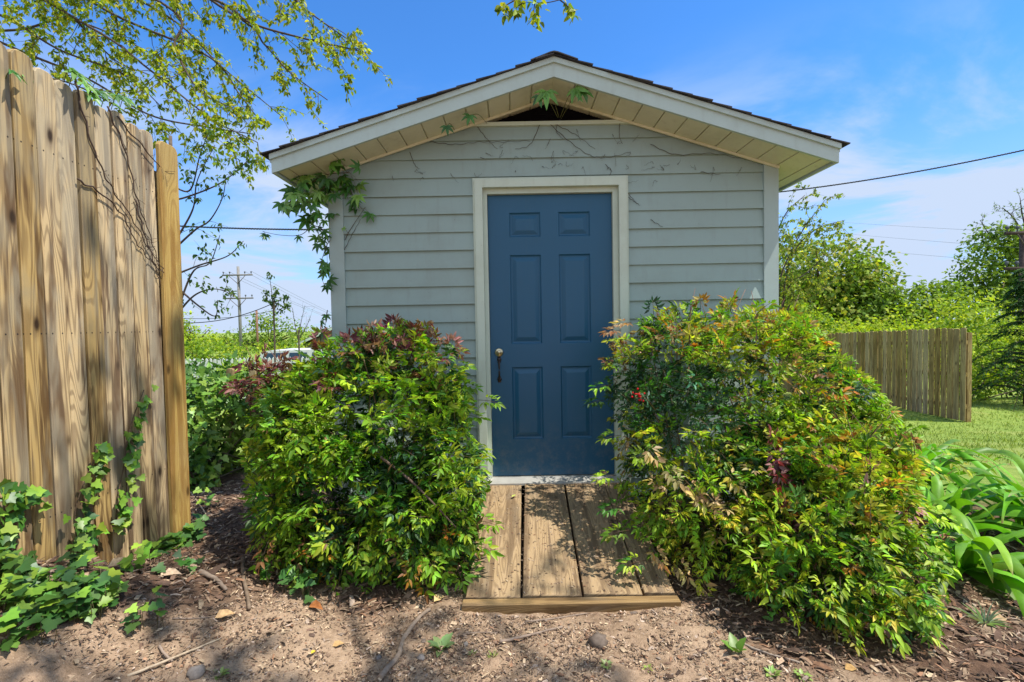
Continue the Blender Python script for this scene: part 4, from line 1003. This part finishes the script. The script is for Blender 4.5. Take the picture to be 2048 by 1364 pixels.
# conifer on the right
root = thing('conifer', 'dark feathery conifer with drooping boughs at the edge of the lawn', 'tree'); mb = MB(); lv = Leaves(DIA_V, DIA_F)
cb = at(2035, 800, 11.5); cx, cy = cb[0]+.25, 11.5; cz = float(H(cx, cy))
mb.tube([(cx, cy, cz-.1), (cx, cy, cz+1.6), (cx, cy, cz+3.4)], [.09, .06, .015], 8, (.11, .08, .055))
for k in range(130):
    t = rng.random(); z_ = cz+.25+3.0*t; a = rng.uniform(0, 6.283); L = (1.25*(1-t)+.25)*rng.uniform(.75, 1.1)
    d = np.array([math.cos(a), math.sin(a), .15]); pts = []
    for i in range(9): u = i/8; pts.append(np.array([cx, cy, z_])+d*L*u+np.array([0, 0, -.45*L*u*u+.12*L*math.sin(u*3)]))
    pts = np.array(pts); mb.tube(pts[::2], np.linspace(.012, .003, 5), 4, (.11, .08, .055))
    s_ = np.array([-d[1], d[0], 0])
    for q_ in range(70):
        i = rng.integers(2, 9); p = pts[i-1]+(pts[i]-pts[i-1])*rng.random() if i < 9 else pts[8]
        lv.add(p, s_*rng.choice([-1, 1])*.9+nrm(pts[8]-pts[0])*.9+np.array([0, 0, -.25])+rv(.25), np.array([0, 0, 1])+rv(.4), rng.uniform(.08, .17), rng.uniform(.015, .03), jit([(.03, .085, .03), (.045, .11, .03), (.07, .15, .035)][rng.integers(3)], .2))
mb.build('trunk', M['bark'], root); m2 = MB(); lv.stamp(m2); m2.build('boughs', M['far_leaf'], root)
# grass blades on the visible lawn
n = 26000; X_ = rng.uniform(3.0, 14, n); Y_ = rng.uniform(4.8, 13, n); keep = (X_/Y_ < 1.2)&(X_/Y_ > .55); X_, Y_ = X_[keep], Y_[keep]; n = len(X_)
mb = MB(); B_ = np.stack([X_, Y_, H(X_, Y_)], -1); pal_ = np.array([(.16, .24, .04), (.22, .29, .05), (.28, .32, .08)])
stamp(mb, DIA_V, DIA_F, B_, nrm(np.stack([rng.normal(0, .5, n), rng.normal(0, .5, n), np.ones(n)], -1)), rng.normal(0, 1, (n, 3))+np.array([0, -1, .0]), rng.uniform(.04, .08, n), rng.uniform(.006, .012, n), pal_[rng.integers(0, 3, n)])
tag(mb.build('grass', M['far_leaf']), 'short sunlit lawn grass beyond the shrubs', None, None, 'stuff')

# ------------------------------------------------------------------ utility poles, wires
def pole(label, px, ytop, Y, rad, arms, col=(.17, .125, .095), armw=1.2, br=True):
    root = thing('utility_pole', label, 'utility pole'); top = at(px, ytop, Y); zb = float(H(top[0], Y))-.3
    b = MB(); b.tube([(top[0], Y, zb), (top[0], Y, (zb+top[2])/2), tuple(top)], [rad*1.25, rad*1.1, rad], 12, col); b.build('shaft', M['pole'], root)
    for dz in arms:
        b = MB(); z_ = top[2]-dz; b.box(top[0]-armw, top[0]+armw, Y-rad-.10, Y-rad-.005, z_-.06, z_+.06, tuple(.75*q_ for q_ in col)); a_ = b.build('crossarm', M['pole'], root)
        for k in (-.92, -.5, .5, .92):
            b = MB(); x_ = top[0]+armw*k; b.tube([(x_, Y-rad-.05, z_+.062), (x_, Y-rad-.05, z_+.16), (x_, Y-rad-.05, z_+.20), (x_, Y-rad-.05, z_+.30)], [.02, .025, .07, .05], 8, (.10, .11, .13)); b.build('insulator', M['pole'], a_)
        if br:
            for sg in (-1, 1):
                b = MB(); b.tube([(top[0]+sg*armw*.55, Y-rad-.11, z_-.05), (top[0], Y-rad-.02, z_-.75)], .025, 6, (.1, .08, .065)); b.build('brace', M['pole'], a_)
    return top
t1 = pole('tall distant utility pole with two crossarms beyond the ivy bank', 476, 533, 42, .11, (.75, 2.75), (.24, .23, .215), 1.3)
t2 = pole('short brown utility pole right of the tall distant one', 513, 621, 50, .10, (), (.24, .13, .085))
t3 = pole('dark utility pole cut by the frame edge above the conifer', 2049, 462, 20, .15, (.12, 1.55), (.10, .07, .06), 1.0, True)
def wire(label, pts, r_, sag=0, twist=False, name='wire', mat='wire'):
    a = np.array(pts[0]); b_ = np.array(pts[1]); t = np.linspace(0, 1, 220 if twist else 40)[:, None]
    P_ = a+(b_-a)*t; P_[:, 2] -= sag*4*(t*(1-t))[:, 0]
    mb = MB()
    if twist:
        ph = np.linspace(0, 2*math.pi*twist, len(P_))
        for k in (0, 2.1, 4.2):
            Q = P_.copy(); Q[:, 2] += r_*.95*np.cos(ph+k); Q[:, 1] += r_*.95*np.sin(ph+k); mb.tube(Q, r_*.62, 6)
    else: mb.tube(P_, r_, 5)
    tag(mb.build(name, M[mat]), label, 'wire')
wire('thick twisted service cable rising from behind the shed eave across the sky', [at(1500, 390, 13), at(2300, 240, 9.5)], .0125, .18, 40, 'service_cable')
for i, (ya, yb, w_) in enumerate(((443, 461, 'topmost'), (463, 492, 'middle'), (491, 522, 'lowest'))):
    wire('%s of three thin wires crossing the sky between shed and right pole' % w_, [at(1600, ya-6, 60), at(2046, yb+4, 20.2)], .0065, .1, name='power_line', mat='thin_wire')
wire('cable crossing the sky between the tall fence and the shed eave', [at(300, 449, 14), at(700, 459, 14)], .017, .05, 24, 'service_cable')
for k, (xa, w_) in enumerate(((-1.25, 'first'), (-.68, 'second'), (.68, 'third'), (1.25, 'fourth'))):
    wire('%s sagging line from the left on the upper crossarm of the tall distant pole' % w_, [(t1[0]+xa, 41.8, t1[2]-.45), at(760+10*k, 668+3*k, 75)], .012, .5, name='power_line', mat='thin_wire')
wire('low line passing in front of the distant trees toward the sapling', [at(330, 643, 30), at(560, 600, 30)], .026, .55, name='phone_line')
wire('lower drooping line running from the fence end up past the brown pole', [at(330, 634, 29), at(560, 618, 30)], .016, .3, name='phone_line')

# ------------------------------------------------------------------ things beyond the ivy bank
wf = thing('white_fence', 'low white picket fence beyond the ivy bank', 'fence'); b = MB(); zt = at(450, 716, 15)[2]
for x in np.arange(-11.5, -5.2, .13): b.prism([(x, 15, zt-1.3), (x+.085, 15, zt-1.3), (x+.085, 15, zt-.05), (x+.0425, 15, zt), (x, 15, zt-.05)], (0, .02, 0))
b.build('pickets', M['white'], wf)
for dz in (.22, .9):
    b = MB(); b.box(-11.5, -5.2, 15.022, 15.06, zt-dz-.05, zt-dz+.05); b.build('rail', M['white'], wf)
van = thing('parked_van', 'white van with blue-tinted windows parked behind the white fence', 'van'); 
vz = at(545, 701, 19)[2]; vx0 = at(512, 705, 19)[0]; vy = 19.0
b = MB(); pr = [(0, -1.45), (4.6, -1.45), (4.6, -.75), (3.9, -.62), (3.0, -.04), (2.6, 0), (.55, 0), (.2, -.06), (.02, -.5)]
b.prism([(vx0+x, vy, vz+z_) for x, z_ in pr], (0, 1.8, 0)); bd = b.build('body', M['white'], van)
for (xa, xb) in ((.28, 1.15), (1.25, 2.05), (2.15, 2.95)):
    b = MB(); b.prism([(vx0+xa+.02, vy-.012, vz-.55), (vx0+xb+(.3 if xb > 2.9 else 0), vy-.012, vz-.55), (vx0+xb-.05, vy-.012, vz-.10), (vx0+xa+.07, vy-.012, vz-.10)], (0, .01, 0)); b.build('window', M['glass'], van)
for x in (.85, 3.7):
    b = MB(); b.tube([(vx0+x, vy-.03, vz-1.45), (vx0+x, vy+.2, vz-1.45)], [.33, .33], 20); w_ = b.build('wheel', M['rubber'], van)
    b = MB(); b.tube([(vx0+x, vy-.045, vz-1.45), (vx0+x, vy-.031, vz-1.45)], [.19, .2], 14); b.build('rim', M['metal'], w_)
hs = thing('house', 'low house with a brown gable peeking out behind the left shed corner', 'house'); Yh = 30
pA, pB = at(600, 690, Yh), at(735, 628, Yh); pC = 2*pB[0]-pA[0]
b = MB(); b.prism([(pA[0]+.3, Yh, -2), (pC-.3, Yh, -2), (pC-.3, Yh, pA[2]+.05), (pB[0], Yh, pB[2]-.1), (pA[0]+.3, Yh, pA[2]+.05)], (0, 7, 0)); b.build('wall', plain('brown siding', (.20, .15, .11), .8), hs)
for sg in (0, 1):
    e_ = pA if sg == 0 else np.array([pC, Yh, pA[2]])
    b = MB(); b.prism([(e_[0], Yh-.4, e_[2]), (pB[0], Yh-.4, pB[2]), (pB[0], Yh-.4, pB[2]+.16), (e_[0], Yh-.4, e_[2]+.16)], (0, 7.8, 0)); rf = b.build('roof', plain('brown shingle', (.14, .11, .09), .9), hs)
    b = MB(); b.prism([(e_[0], Yh-.43, e_[2]-.03), (pB[0], Yh-.43, pB[2]-.03), (pB[0], Yh-.43, pB[2]+.12), (e_[0], Yh-.43, e_[2]+.12)], (0, .028, 0)); b.build('rake_board', M['casing'], rf)

# ------------------------------------------------------------------ litter, sticks, stones, weeds
n = 60000; X_ = rng.uniform(-2.4, 3.2, n); Y_ = rng.uniform(1.35, 4.2, n)
dm = dirt_mask(X_, Y_); keep = rng.random(n) < np.where(dm > .5, .85, .95)
keep &= ~((X_ > -.26)&(X_ < .78)&(Y_ > 2.15)&(Y_ < 3.5)); keep &= ~((Y_ > YW-.02)&(X_ > XL)&(X_ < XR)); keep &= ~((X_ < FX)&(Y_ < 2.8))
X_, Y_, dm = X_[keep], Y_[keep], dm[keep]; n = len(X_)
pal_ = np.array([(.20, .13, .085), (.13, .08, .055), (.30, .21, .14), (.085, .055, .04), (.42, .31, .20), (.24, .13, .075), (.34, .26, .2)])
pk = np.where(dm > .5, rng.choice(7, n, p=[.14, .08, .26, .08, .26, .06, .12]), rng.choice(7, n, p=[.24, .20, .17, .12, .10, .10, .07])); cs = pal_[pk]*np.exp(rng.normal(0, .25, n))[:, None]
Ls = np.where(dm > .5, rng.uniform(.004, .024, n), rng.uniform(.010, .045, n)*np.where(rng.random(n) < .12, 1.7, 1)); Ws = Ls*np.where(rng.random(n) < .7, rng.uniform(.05, .2, n), rng.uniform(.2, .5, n))
B_ = np.stack([X_, Y_, H(X_, Y_)+rng.uniform(.0, .012, n)*np.where(dm > .5, .5, 1)], -1); az = rng.uniform(0, 6.283, n)
D_ = np.stack([np.cos(az), np.sin(az), rng.normal(.03, .16, n)], -1)
mb = MB(); stamp(mb, CHIP_V, CHIP_F, B_, nrm(D_), np.stack([rng.normal(0, .3, n), rng.normal(0, .3, n), np.ones(n)], -1), Ls, Ws, cs)
n2 = 45000; X2 = rng.uniform(-2.0, 1.7, n2); Y2 = rng.uniform(1.5, 2.45, n2); k2 = (dirt_mask(X2, Y2) > .4)&~((X2 > -.26)&(X2 < .78)&(Y2 > 2.15)); X2, Y2 = X2[k2], Y2[k2]; n2 = len(X2)
L2 = rng.uniform(.003, .015, n2)*np.where(rng.random(n2) < .06, 2.2, 1); a2 = rng.uniform(0, 6.283, n2)
stamp(mb, CHIP_V, CHIP_F, np.stack([X2, Y2, H(X2, Y2)+rng.uniform(0, .006, n2)], -1), nrm(np.stack([np.cos(a2), np.sin(a2), rng.normal(.03, .25, n2)], -1)), np.stack([rng.normal(0, .4, n2), rng.normal(0, .4, n2), np.ones(n2)], -1), L2, L2*rng.uniform(.1, .6, n2), pal_[rng.choice(7, n2, p=[.18, .16, .2, .12, .14, .08, .12])]*np.exp(rng.normal(0, .3, n2))[:, None])
tag(mb.build('mulch_litter', M['litter']), 'brown leaf mulch, bark chips and twigs strewn over the soil', None, None, 'stuff')
def stick(label, pts, r_, col=(.28, .21, .16), name='stick'):
    r_ *= .8
    P_ = []
    for px, py in pts:
        g_ = ground_at(px, py); P_.append(g_+np.array([0, 0, r_*.9+.004]))
    P_ = smooth_path(P_, 6); P_ += rng.normal(0, r_*.12, P_.shape); mb = MB(); k = len(P_)
    mb.tube(P_, r_*(np.linspace(1.05, .75, k)+rng.normal(0, .07, k)), 8, col)
    i = k//2; d = nrm(P_[i+1]-P_[i]); sd = nrm(np.cross(d, [0, 0, 1])); mb.tube([P_[i], P_[i]+sd*r_*1.5+d*r_*2.4+np.array([0, 0, r_*.6])], [r_*.4, r_*.2], 5, col)
    tag(mb.build(name, M['bark'], None, True), label, 'stick')
stick('short straight stick on bare soil in front of the ramp', [(1000, 1290), (1060, 1276), (1125, 1258)], .0075)
stick('thin stick lying just before the front edge of the ramp', [(1050, 1247), (1110, 1241), (1175, 1230)], .0045)
stick('long crooked root lying on the soil left of the ramp', [(760, 1364), (795, 1320), (810, 1280), (840, 1240), (860, 1225)], .013, (.30, .225, .165), 'root')
stick('upright-lying dark branch at the left edge of the green shrub', [(485, 1120), (488, 1165), (500, 1225)], .012, (.20, .145, .10))
stick('stubby log in the mulch left of the green shrub', [(400, 1150), (430, 1165), (452, 1188)], .014, (.22, .17, .13))
stick('small bent twig on bare soil near the ivy', [(318, 1297), (330, 1315), (346, 1328)], .006)
stick('long pale straight stick crossing the bare soil below the ivy', [(255, 1362), (345, 1326), (440, 1285)], .006, (.45, .35, .24))
stick('grey stick under the ivy carpet at the frame edge', [(0, 1245), (40, 1228), (78, 1220)], .008, (.25, .2, .17))
stick('grey slanting stick in front of the ivy carpet', [(15, 1285), (50, 1250), (85, 1222)], .008, (.25, .2, .17))
stick('thin twig trailing across the mulch beside the stubby log', [(345, 1245), (400, 1240), (450, 1232)], .003)
stick('pale leaning stalk by the ivy bank', [(380, 985), (398, 1010), (415, 1035)], .006, (.5, .38, .25))
stick('dark twig resting against the left corner of the ramp', [(845, 1192), (900, 1182), (960, 1158)], .006, (.2, .14, .1))
stick('pale twig parallel to the ramp corner twig', [(835, 1200), (870, 1190), (905, 1172)], .006, (.4, .3, .2))
stick('thin twig on the soil beneath the green shrub', [(925, 1270), (960, 1268), (995, 1268)], .003)
stick('grey stick in mulch beneath the sprawling shrub', [(1480, 1290), (1530, 1310), (1600, 1330)], .006, (.3, .24, .19))
# one stem lying over the face of the left shrub
mb = MB(); mb.tube(smooth_path([at(762, 915, 2.36), at(820, 960, 2.3), at(870, 1010, 2.26), at(912, 1055, 2.26)], 6), np.linspace(.007, .003, 19), 6, (.14, .095, .07)); tag(mb.build('bare_branch', M['bark'], None, True), 'bare brown branch lying across the face of the green left shrub', 'branch')
def rock(label, px, py, r_, col):
    g_ = ground_at(px, py); mb = MB(); th = np.linspace(0, math.pi, 9); V = []; 
    for i, t in enumerate(th):
        for k in range(12):
            a = k*2*math.pi/12; d = np.array([math.sin(t)*math.cos(a), math.sin(t)*math.sin(a), math.cos(t)*.72])
            V.append(g_+np.array([0, 0, r_*.3])+d*r_*(.7+.5*float(vnoise(d[0]*2.3+px, d[1]*2.3+d[2]*2.1))+(.35*float(vnoise(d[0]*7+px, d[1]*7+d[2]*6)) if r_ > .034 else 0)))
    f = [(i*12+k, i*12+(k+1) % 12, (i+1)*12+(k+1) % 12, (i+1)*12+k)[::-1] for i in range(8) for k in range(12)]
    mb.add(V, f, col); tag(mb.build('stone', M['stone'], None, True), label, 'stone')
rock('dark crumbly clod of earth in front of the ramp', 1197, 1288, .036, (.15, .115, .09))
rock('smooth grey stone at the bottom of the bare soil patch', 392, 1352, .03, (.24, .205, .175))
rock('small blue-grey stone beside the leafy weed', 842, 1318, .016, (.23, .20, .175))
rock('tiny grey pebble right of the leafy weed', 932, 1292, .013, (.22, .19, .165))
rock('flat grey pebble left of the crooked root', 757, 1320, .014, (.21, .175, .15))
def dead_leaf(label, px, py, L, col, az):
    g_ = ground_at(px, py)+np.array([0, 0, .010]); mb = MB(); lv = Leaves(); V = LEAF_V.copy(); V[:, 2] *= 2.2
    stamp(mb, V, LEAF_F, np.array([g_]), nrm(np.array([[math.cos(az), math.sin(az), .12]])), np.array([[.1, -.35, 1]]), np.array([L]), np.array([L*.6]), np.array([col]))
    tag(mb.build('fallen_leaf', M['litter']), label, 'leaf')
for a_ in (('large tan fallen leaf on the mulch right of the ivy carpet', 215, 1140, .085, (.42, .30, .18), .8), ('pale fallen leaf below the bright ivy clump', 325, 1155, .07, (.50, .37, .25), .2), ('curled tan fallen leaf at the border of mulch and bare soil', 430, 1245, .07, (.55, .36, .18), .6), ('yellowish fallen leaf at the left corner of the ramp', 868, 1208, .07, (.58, .42, .20), .9), ('orange-brown fallen leaf in the shade of the green shrub', 620, 1215, .07, (.34, .13, .04), -.4), ('tan fallen leaf on the bare soil by the crooked root', 665, 1298, .045, (.5, .32, .14), .5), ('small yellow fallen leaf on the bare soil', 622, 1316, .022, (.6, .45, .05), 1.0), ('green fallen leaf on the top of the ramp', 0, 0, 0, 0, 0), ('broad dry leaf beneath the strap-leaved plants', 1985, 1245, .09, (.40, .28, .16), .3), ('dull fallen leaf in mulch under the sprawling shrub', 1690, 1345, .05, (.42, .26, .10), .1)):
    if a_[1] == 0: continue
    dead_leaf(*a_)
mb = MB(); pl = np.array([-.02, 3.18, .167]); stamp(mb, LEAF_V, LEAF_F, np.array([pl]), np.array([[.6, .8, .1]]), np.array([[0, 0, 1.0]]), np.array([.05]), np.array([.02]), np.array([(.4, .45, .1)])); tag(mb.build('fallen_leaf', M['litter']), 'small green leaf dropped on the ramp below the door', 'leaf')
def weed(label, px, py, n, L, W, pal, el=(.2, .8), name='weed', az=None):
    g_ = ground_at(px, py)+np.array([0, 0, -.002]); mb = MB(); lv = Leaves()
    for k in range(n):
        a = (k+rng.uniform(-.3, .3))*6.283/n if az is None else az[k]; e = rng.uniform(*el)
        lv.add(g_+np.array([math.cos(a), math.sin(a), .4])*.006, np.array([math.cos(a)*math.cos(e), math.sin(a)*math.cos(e), math.sin(e)]), np.array([-math.cos(a)*math.sin(e), -math.sin(a)*math.sin(e), math.cos(e)]), L*rng.uniform(.7, 1.1), W*rng.uniform(.8, 1.1), jit(pal, .15))
    lv.stamp(mb); tag(mb.build(name, M['ivy']), label, 'weed')
weed('grey-green leafy weed rosette on the bare soil', 883, 1298, 8, .075, .036, (.17, .26, .10))
weed('glossy two-leaved seedling on the mulch below the large right shrub', 1473, 1305, 5, .075, .042, (.15, .28, .04), (.5, 1.1))
weed('tiny grass tuft right of the leafy weed', 985, 1318, 14, .03, .004, (.26, .33, .07), (.4, 1.3), 'grass_tuft')
weed('tiny grass tuft between weed and straight stick', 945, 1310, 9, .022, .004, (.2, .28, .06), (.4, 1.3), 'grass_tuft')
weed('pale low weed patch near the earth clod', 1213, 1332, 16, .024, .012, (.30, .36, .12), (.1, .7))
weed('small weed at the bottom edge right of the earth clod', 1295, 1340, 10, .02, .008, (.26, .33, .06), (.2, .9))
weed('speckled light green weed below the bent twig', 440, 1355, 18, .03, .014, (.27, .35, .10), (.1, .8))
weed('pale weed cluster at the bottom under the right shrub', 1545, 1352, 18, .03, .016, (.27, .38, .09), (.1, .8))
weed('pale weed cluster at the bottom edge beside the sprawling shrub', 1605, 1356, 14, .03, .016, (.27, .38, .09), (.1, .8))
weed('spiky pale green plant on the mulch under the strap-leaved plants', 1970, 1250, 22, .10, .006, (.30, .38, .24), (.4, 1.3))
weed('clover-like seedling at the front edge of the ramp', 1049, 1222, 6, .016, .012, (.2, .32, .04), (.3, .9))
# stray grit, needles and leaf crumbs on the ramp
n = 1300; mb = MB(); u_ = rng.random(n); X_ = rng.uniform(-.22, .74, n); B_ = np.stack([X_, y0r+(y1r-y0r)*u_, z0r+(z1r-z0r)*u_+.003], -1); az = rng.uniform(0, 6.28, n); Ls = rng.uniform(.004, .016, n)
stamp(mb, CHIP_V, CHIP_F, B_, np.stack([np.cos(az), np.sin(az), 0*az+.11*np.sin(az)], -1), np.stack([0*az, 0*az-.11, 1+0*az], -1), Ls, Ls*rng.uniform(.15, .5, n), pal_[rng.integers(0, 7, n)])
tag(mb.build('leaf_crumbs', M['litter']), 'dry leaf crumbs scattered over the ramp planks', None, None, 'stuff')

# ------------------------------------------------------------------ light, sky, camera
SUN = nrm(np.array([.5, -.16, 1.0]))
el = math.asin(SUN[2]); azm = math.atan2(SUN[0], SUN[1])
w = bpy.data.worlds.new('World'); scene.world = w; w.use_nodes = True
nt = w.node_tree; N = nt.nodes; Lk = nt.links; N.clear()
out = N.new('ShaderNodeOutputWorld'); bgn = N.new('ShaderNodeBackground'); sky = N.new('ShaderNodeTexSky')
sky.sky_type = 'NISHITA'; sky.sun_disc = False; sky.sun_elevation = el; sky.sun_rotation = azm; sky.air_density = 1.0; sky.dust_density = .6; sky.ozone_density = 2.0
tc = N.new('ShaderNodeTexCoord'); sp = N.new('ShaderNodeSeparateXYZ'); Lk.new(tc.outputs['Generated'], sp.inputs[0])
def wm(op, a, b, clamp=False):
    n_ = N.new('ShaderNodeMath'); n_.operation = op; n_.use_clamp = clamp
    for i, v in enumerate((a, b)):
        if hasattr(v, 'node'): Lk.new(v, n_.inputs[i])
        else: n_.inputs[i].default_value = v
    return n_.outputs[0]
zz = wm('MAXIMUM', sp.outputs[2], 0.0); den = wm('ADD', zz, .22)
cv = N.new('ShaderNodeCombineXYZ'); Lk.new(wm('DIVIDE', sp.outputs[0], den), cv.inputs[0]); Lk.new(wm('DIVIDE', sp.outputs[1], den), cv.inputs[1])
cv.inputs[2].default_value = 7.7
n1 = N.new('ShaderNodeTexNoise'); Lk.new(cv.outputs[0], n1.inputs['Vector']); n1.inputs['Scale'].default_value = 1.15; n1.inputs['Detail'].default_value = 9; n1.inputs['Roughness'].default_value = .58; n1.inputs['Distortion'].default_value = .5
mr = N.new('ShaderNodeMapRange'); mr.interpolation_type = 'SMOOTHSTEP'; Lk.new(n1.outputs['Fac'], mr.inputs[0]); mr.inputs[1].default_value = .41; mr.inputs[2].default_value = .60
hz = N.new('ShaderNodeMapRange'); hz.interpolation_type = 'SMOOTHSTEP'; Lk.new(sp.outputs[2], hz.inputs[0]); hz.inputs[1].default_value = .50; hz.inputs[2].default_value = .24
cl_ = wm('MULTIPLY', mr.outputs[0], hz.outputs[0]); 
hz2 = N.new('ShaderNodeMapRange'); hz2.interpolation_type = 'SMOOTHSTEP'; Lk.new(sp.outputs[2], hz2.inputs[0]); hz2.inputs[1].default_value = .40; hz2.inputs[2].default_value = .02
bk = N.new('ShaderNodeMapRange'); bk.interpolation_type = 'SMOOTHSTEP'; Lk.new(sp.outputs[1], bk.inputs[0]); bk.inputs[1].default_value = .05; bk.inputs[2].default_value = -.35  # unseen cloud bank behind the camera, added to fill the front wall with light
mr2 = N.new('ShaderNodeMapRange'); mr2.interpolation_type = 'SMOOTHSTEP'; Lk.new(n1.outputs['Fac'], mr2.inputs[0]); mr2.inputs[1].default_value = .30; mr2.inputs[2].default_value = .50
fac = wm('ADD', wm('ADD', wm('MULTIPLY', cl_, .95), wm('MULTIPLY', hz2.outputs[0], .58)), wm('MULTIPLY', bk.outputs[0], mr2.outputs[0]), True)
tint = N.new('ShaderNodeMix'); tint.data_type = 'RGBA'; tint.blend_type = 'MULTIPLY'; tint.inputs[0].default_value = 1; Lk.new(sky.outputs[0], tint.inputs[6]); tint.inputs[7].default_value = (.37, .82, 1.30, 1)
mx = N.new('ShaderNodeMix'); mx.data_type = 'RGBA'; Lk.new(fac, mx.inputs[0]); Lk.new(tint.outputs[2], mx.inputs[6]); cm = N.new('ShaderNodeMix'); cm.data_type = 'RGBA'; Lk.new(bk.outputs[0], cm.inputs[0]); cm.inputs[6].default_value = (3.1, 3.75, 4.9, 1); cm.inputs[7].default_value = (4.6, 5.5, 6.9, 1)  # second cloud colour is brighter, for the added bank behind the camera
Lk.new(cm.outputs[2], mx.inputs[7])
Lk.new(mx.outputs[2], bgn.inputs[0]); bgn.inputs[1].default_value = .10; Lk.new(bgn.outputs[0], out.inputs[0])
sl_ = bpy.data.lights.new('sun', 'SUN'); sl_.energy = 3.7; sl_.angle = R(.53); sl_.color = (1, .955, .87)
so_ = bpy.data.objects.new('sun', sl_); COL.objects.link(so_); so_.rotation_euler = Vector(-SUN).to_track_quat('-Z', 'Y').to_euler(); so_.location = (6, -4, 12)
cam = bpy.data.cameras.new('camera'); co_ = bpy.data.objects.new('camera', cam); COL.objects.link(co_)
from mathutils import Matrix
m_ = Matrix.Identity(4)
for i in range(3): m_[i][0] = RT[i]; m_[i][1] = UP[i]; m_[i][2] = -fw[i]; m_[i][3] = CAM[i]
co_.matrix_world = m_; cam.sensor_width = 36; cam.lens = 36*F/2048; cam.clip_start = .05; cam.clip_end = 2000
scene.camera = co_
scene.view_settings.view_transform = 'Standard'; scene.view_settings.look = 'None'; scene.view_settings.exposure = 1.0; scene.view_settings.gamma = 1
scene.cycles.max_bounces = 8; scene.cycles.transparent_max_bounces = 8
scene.cycles.use_adaptive_sampling = True
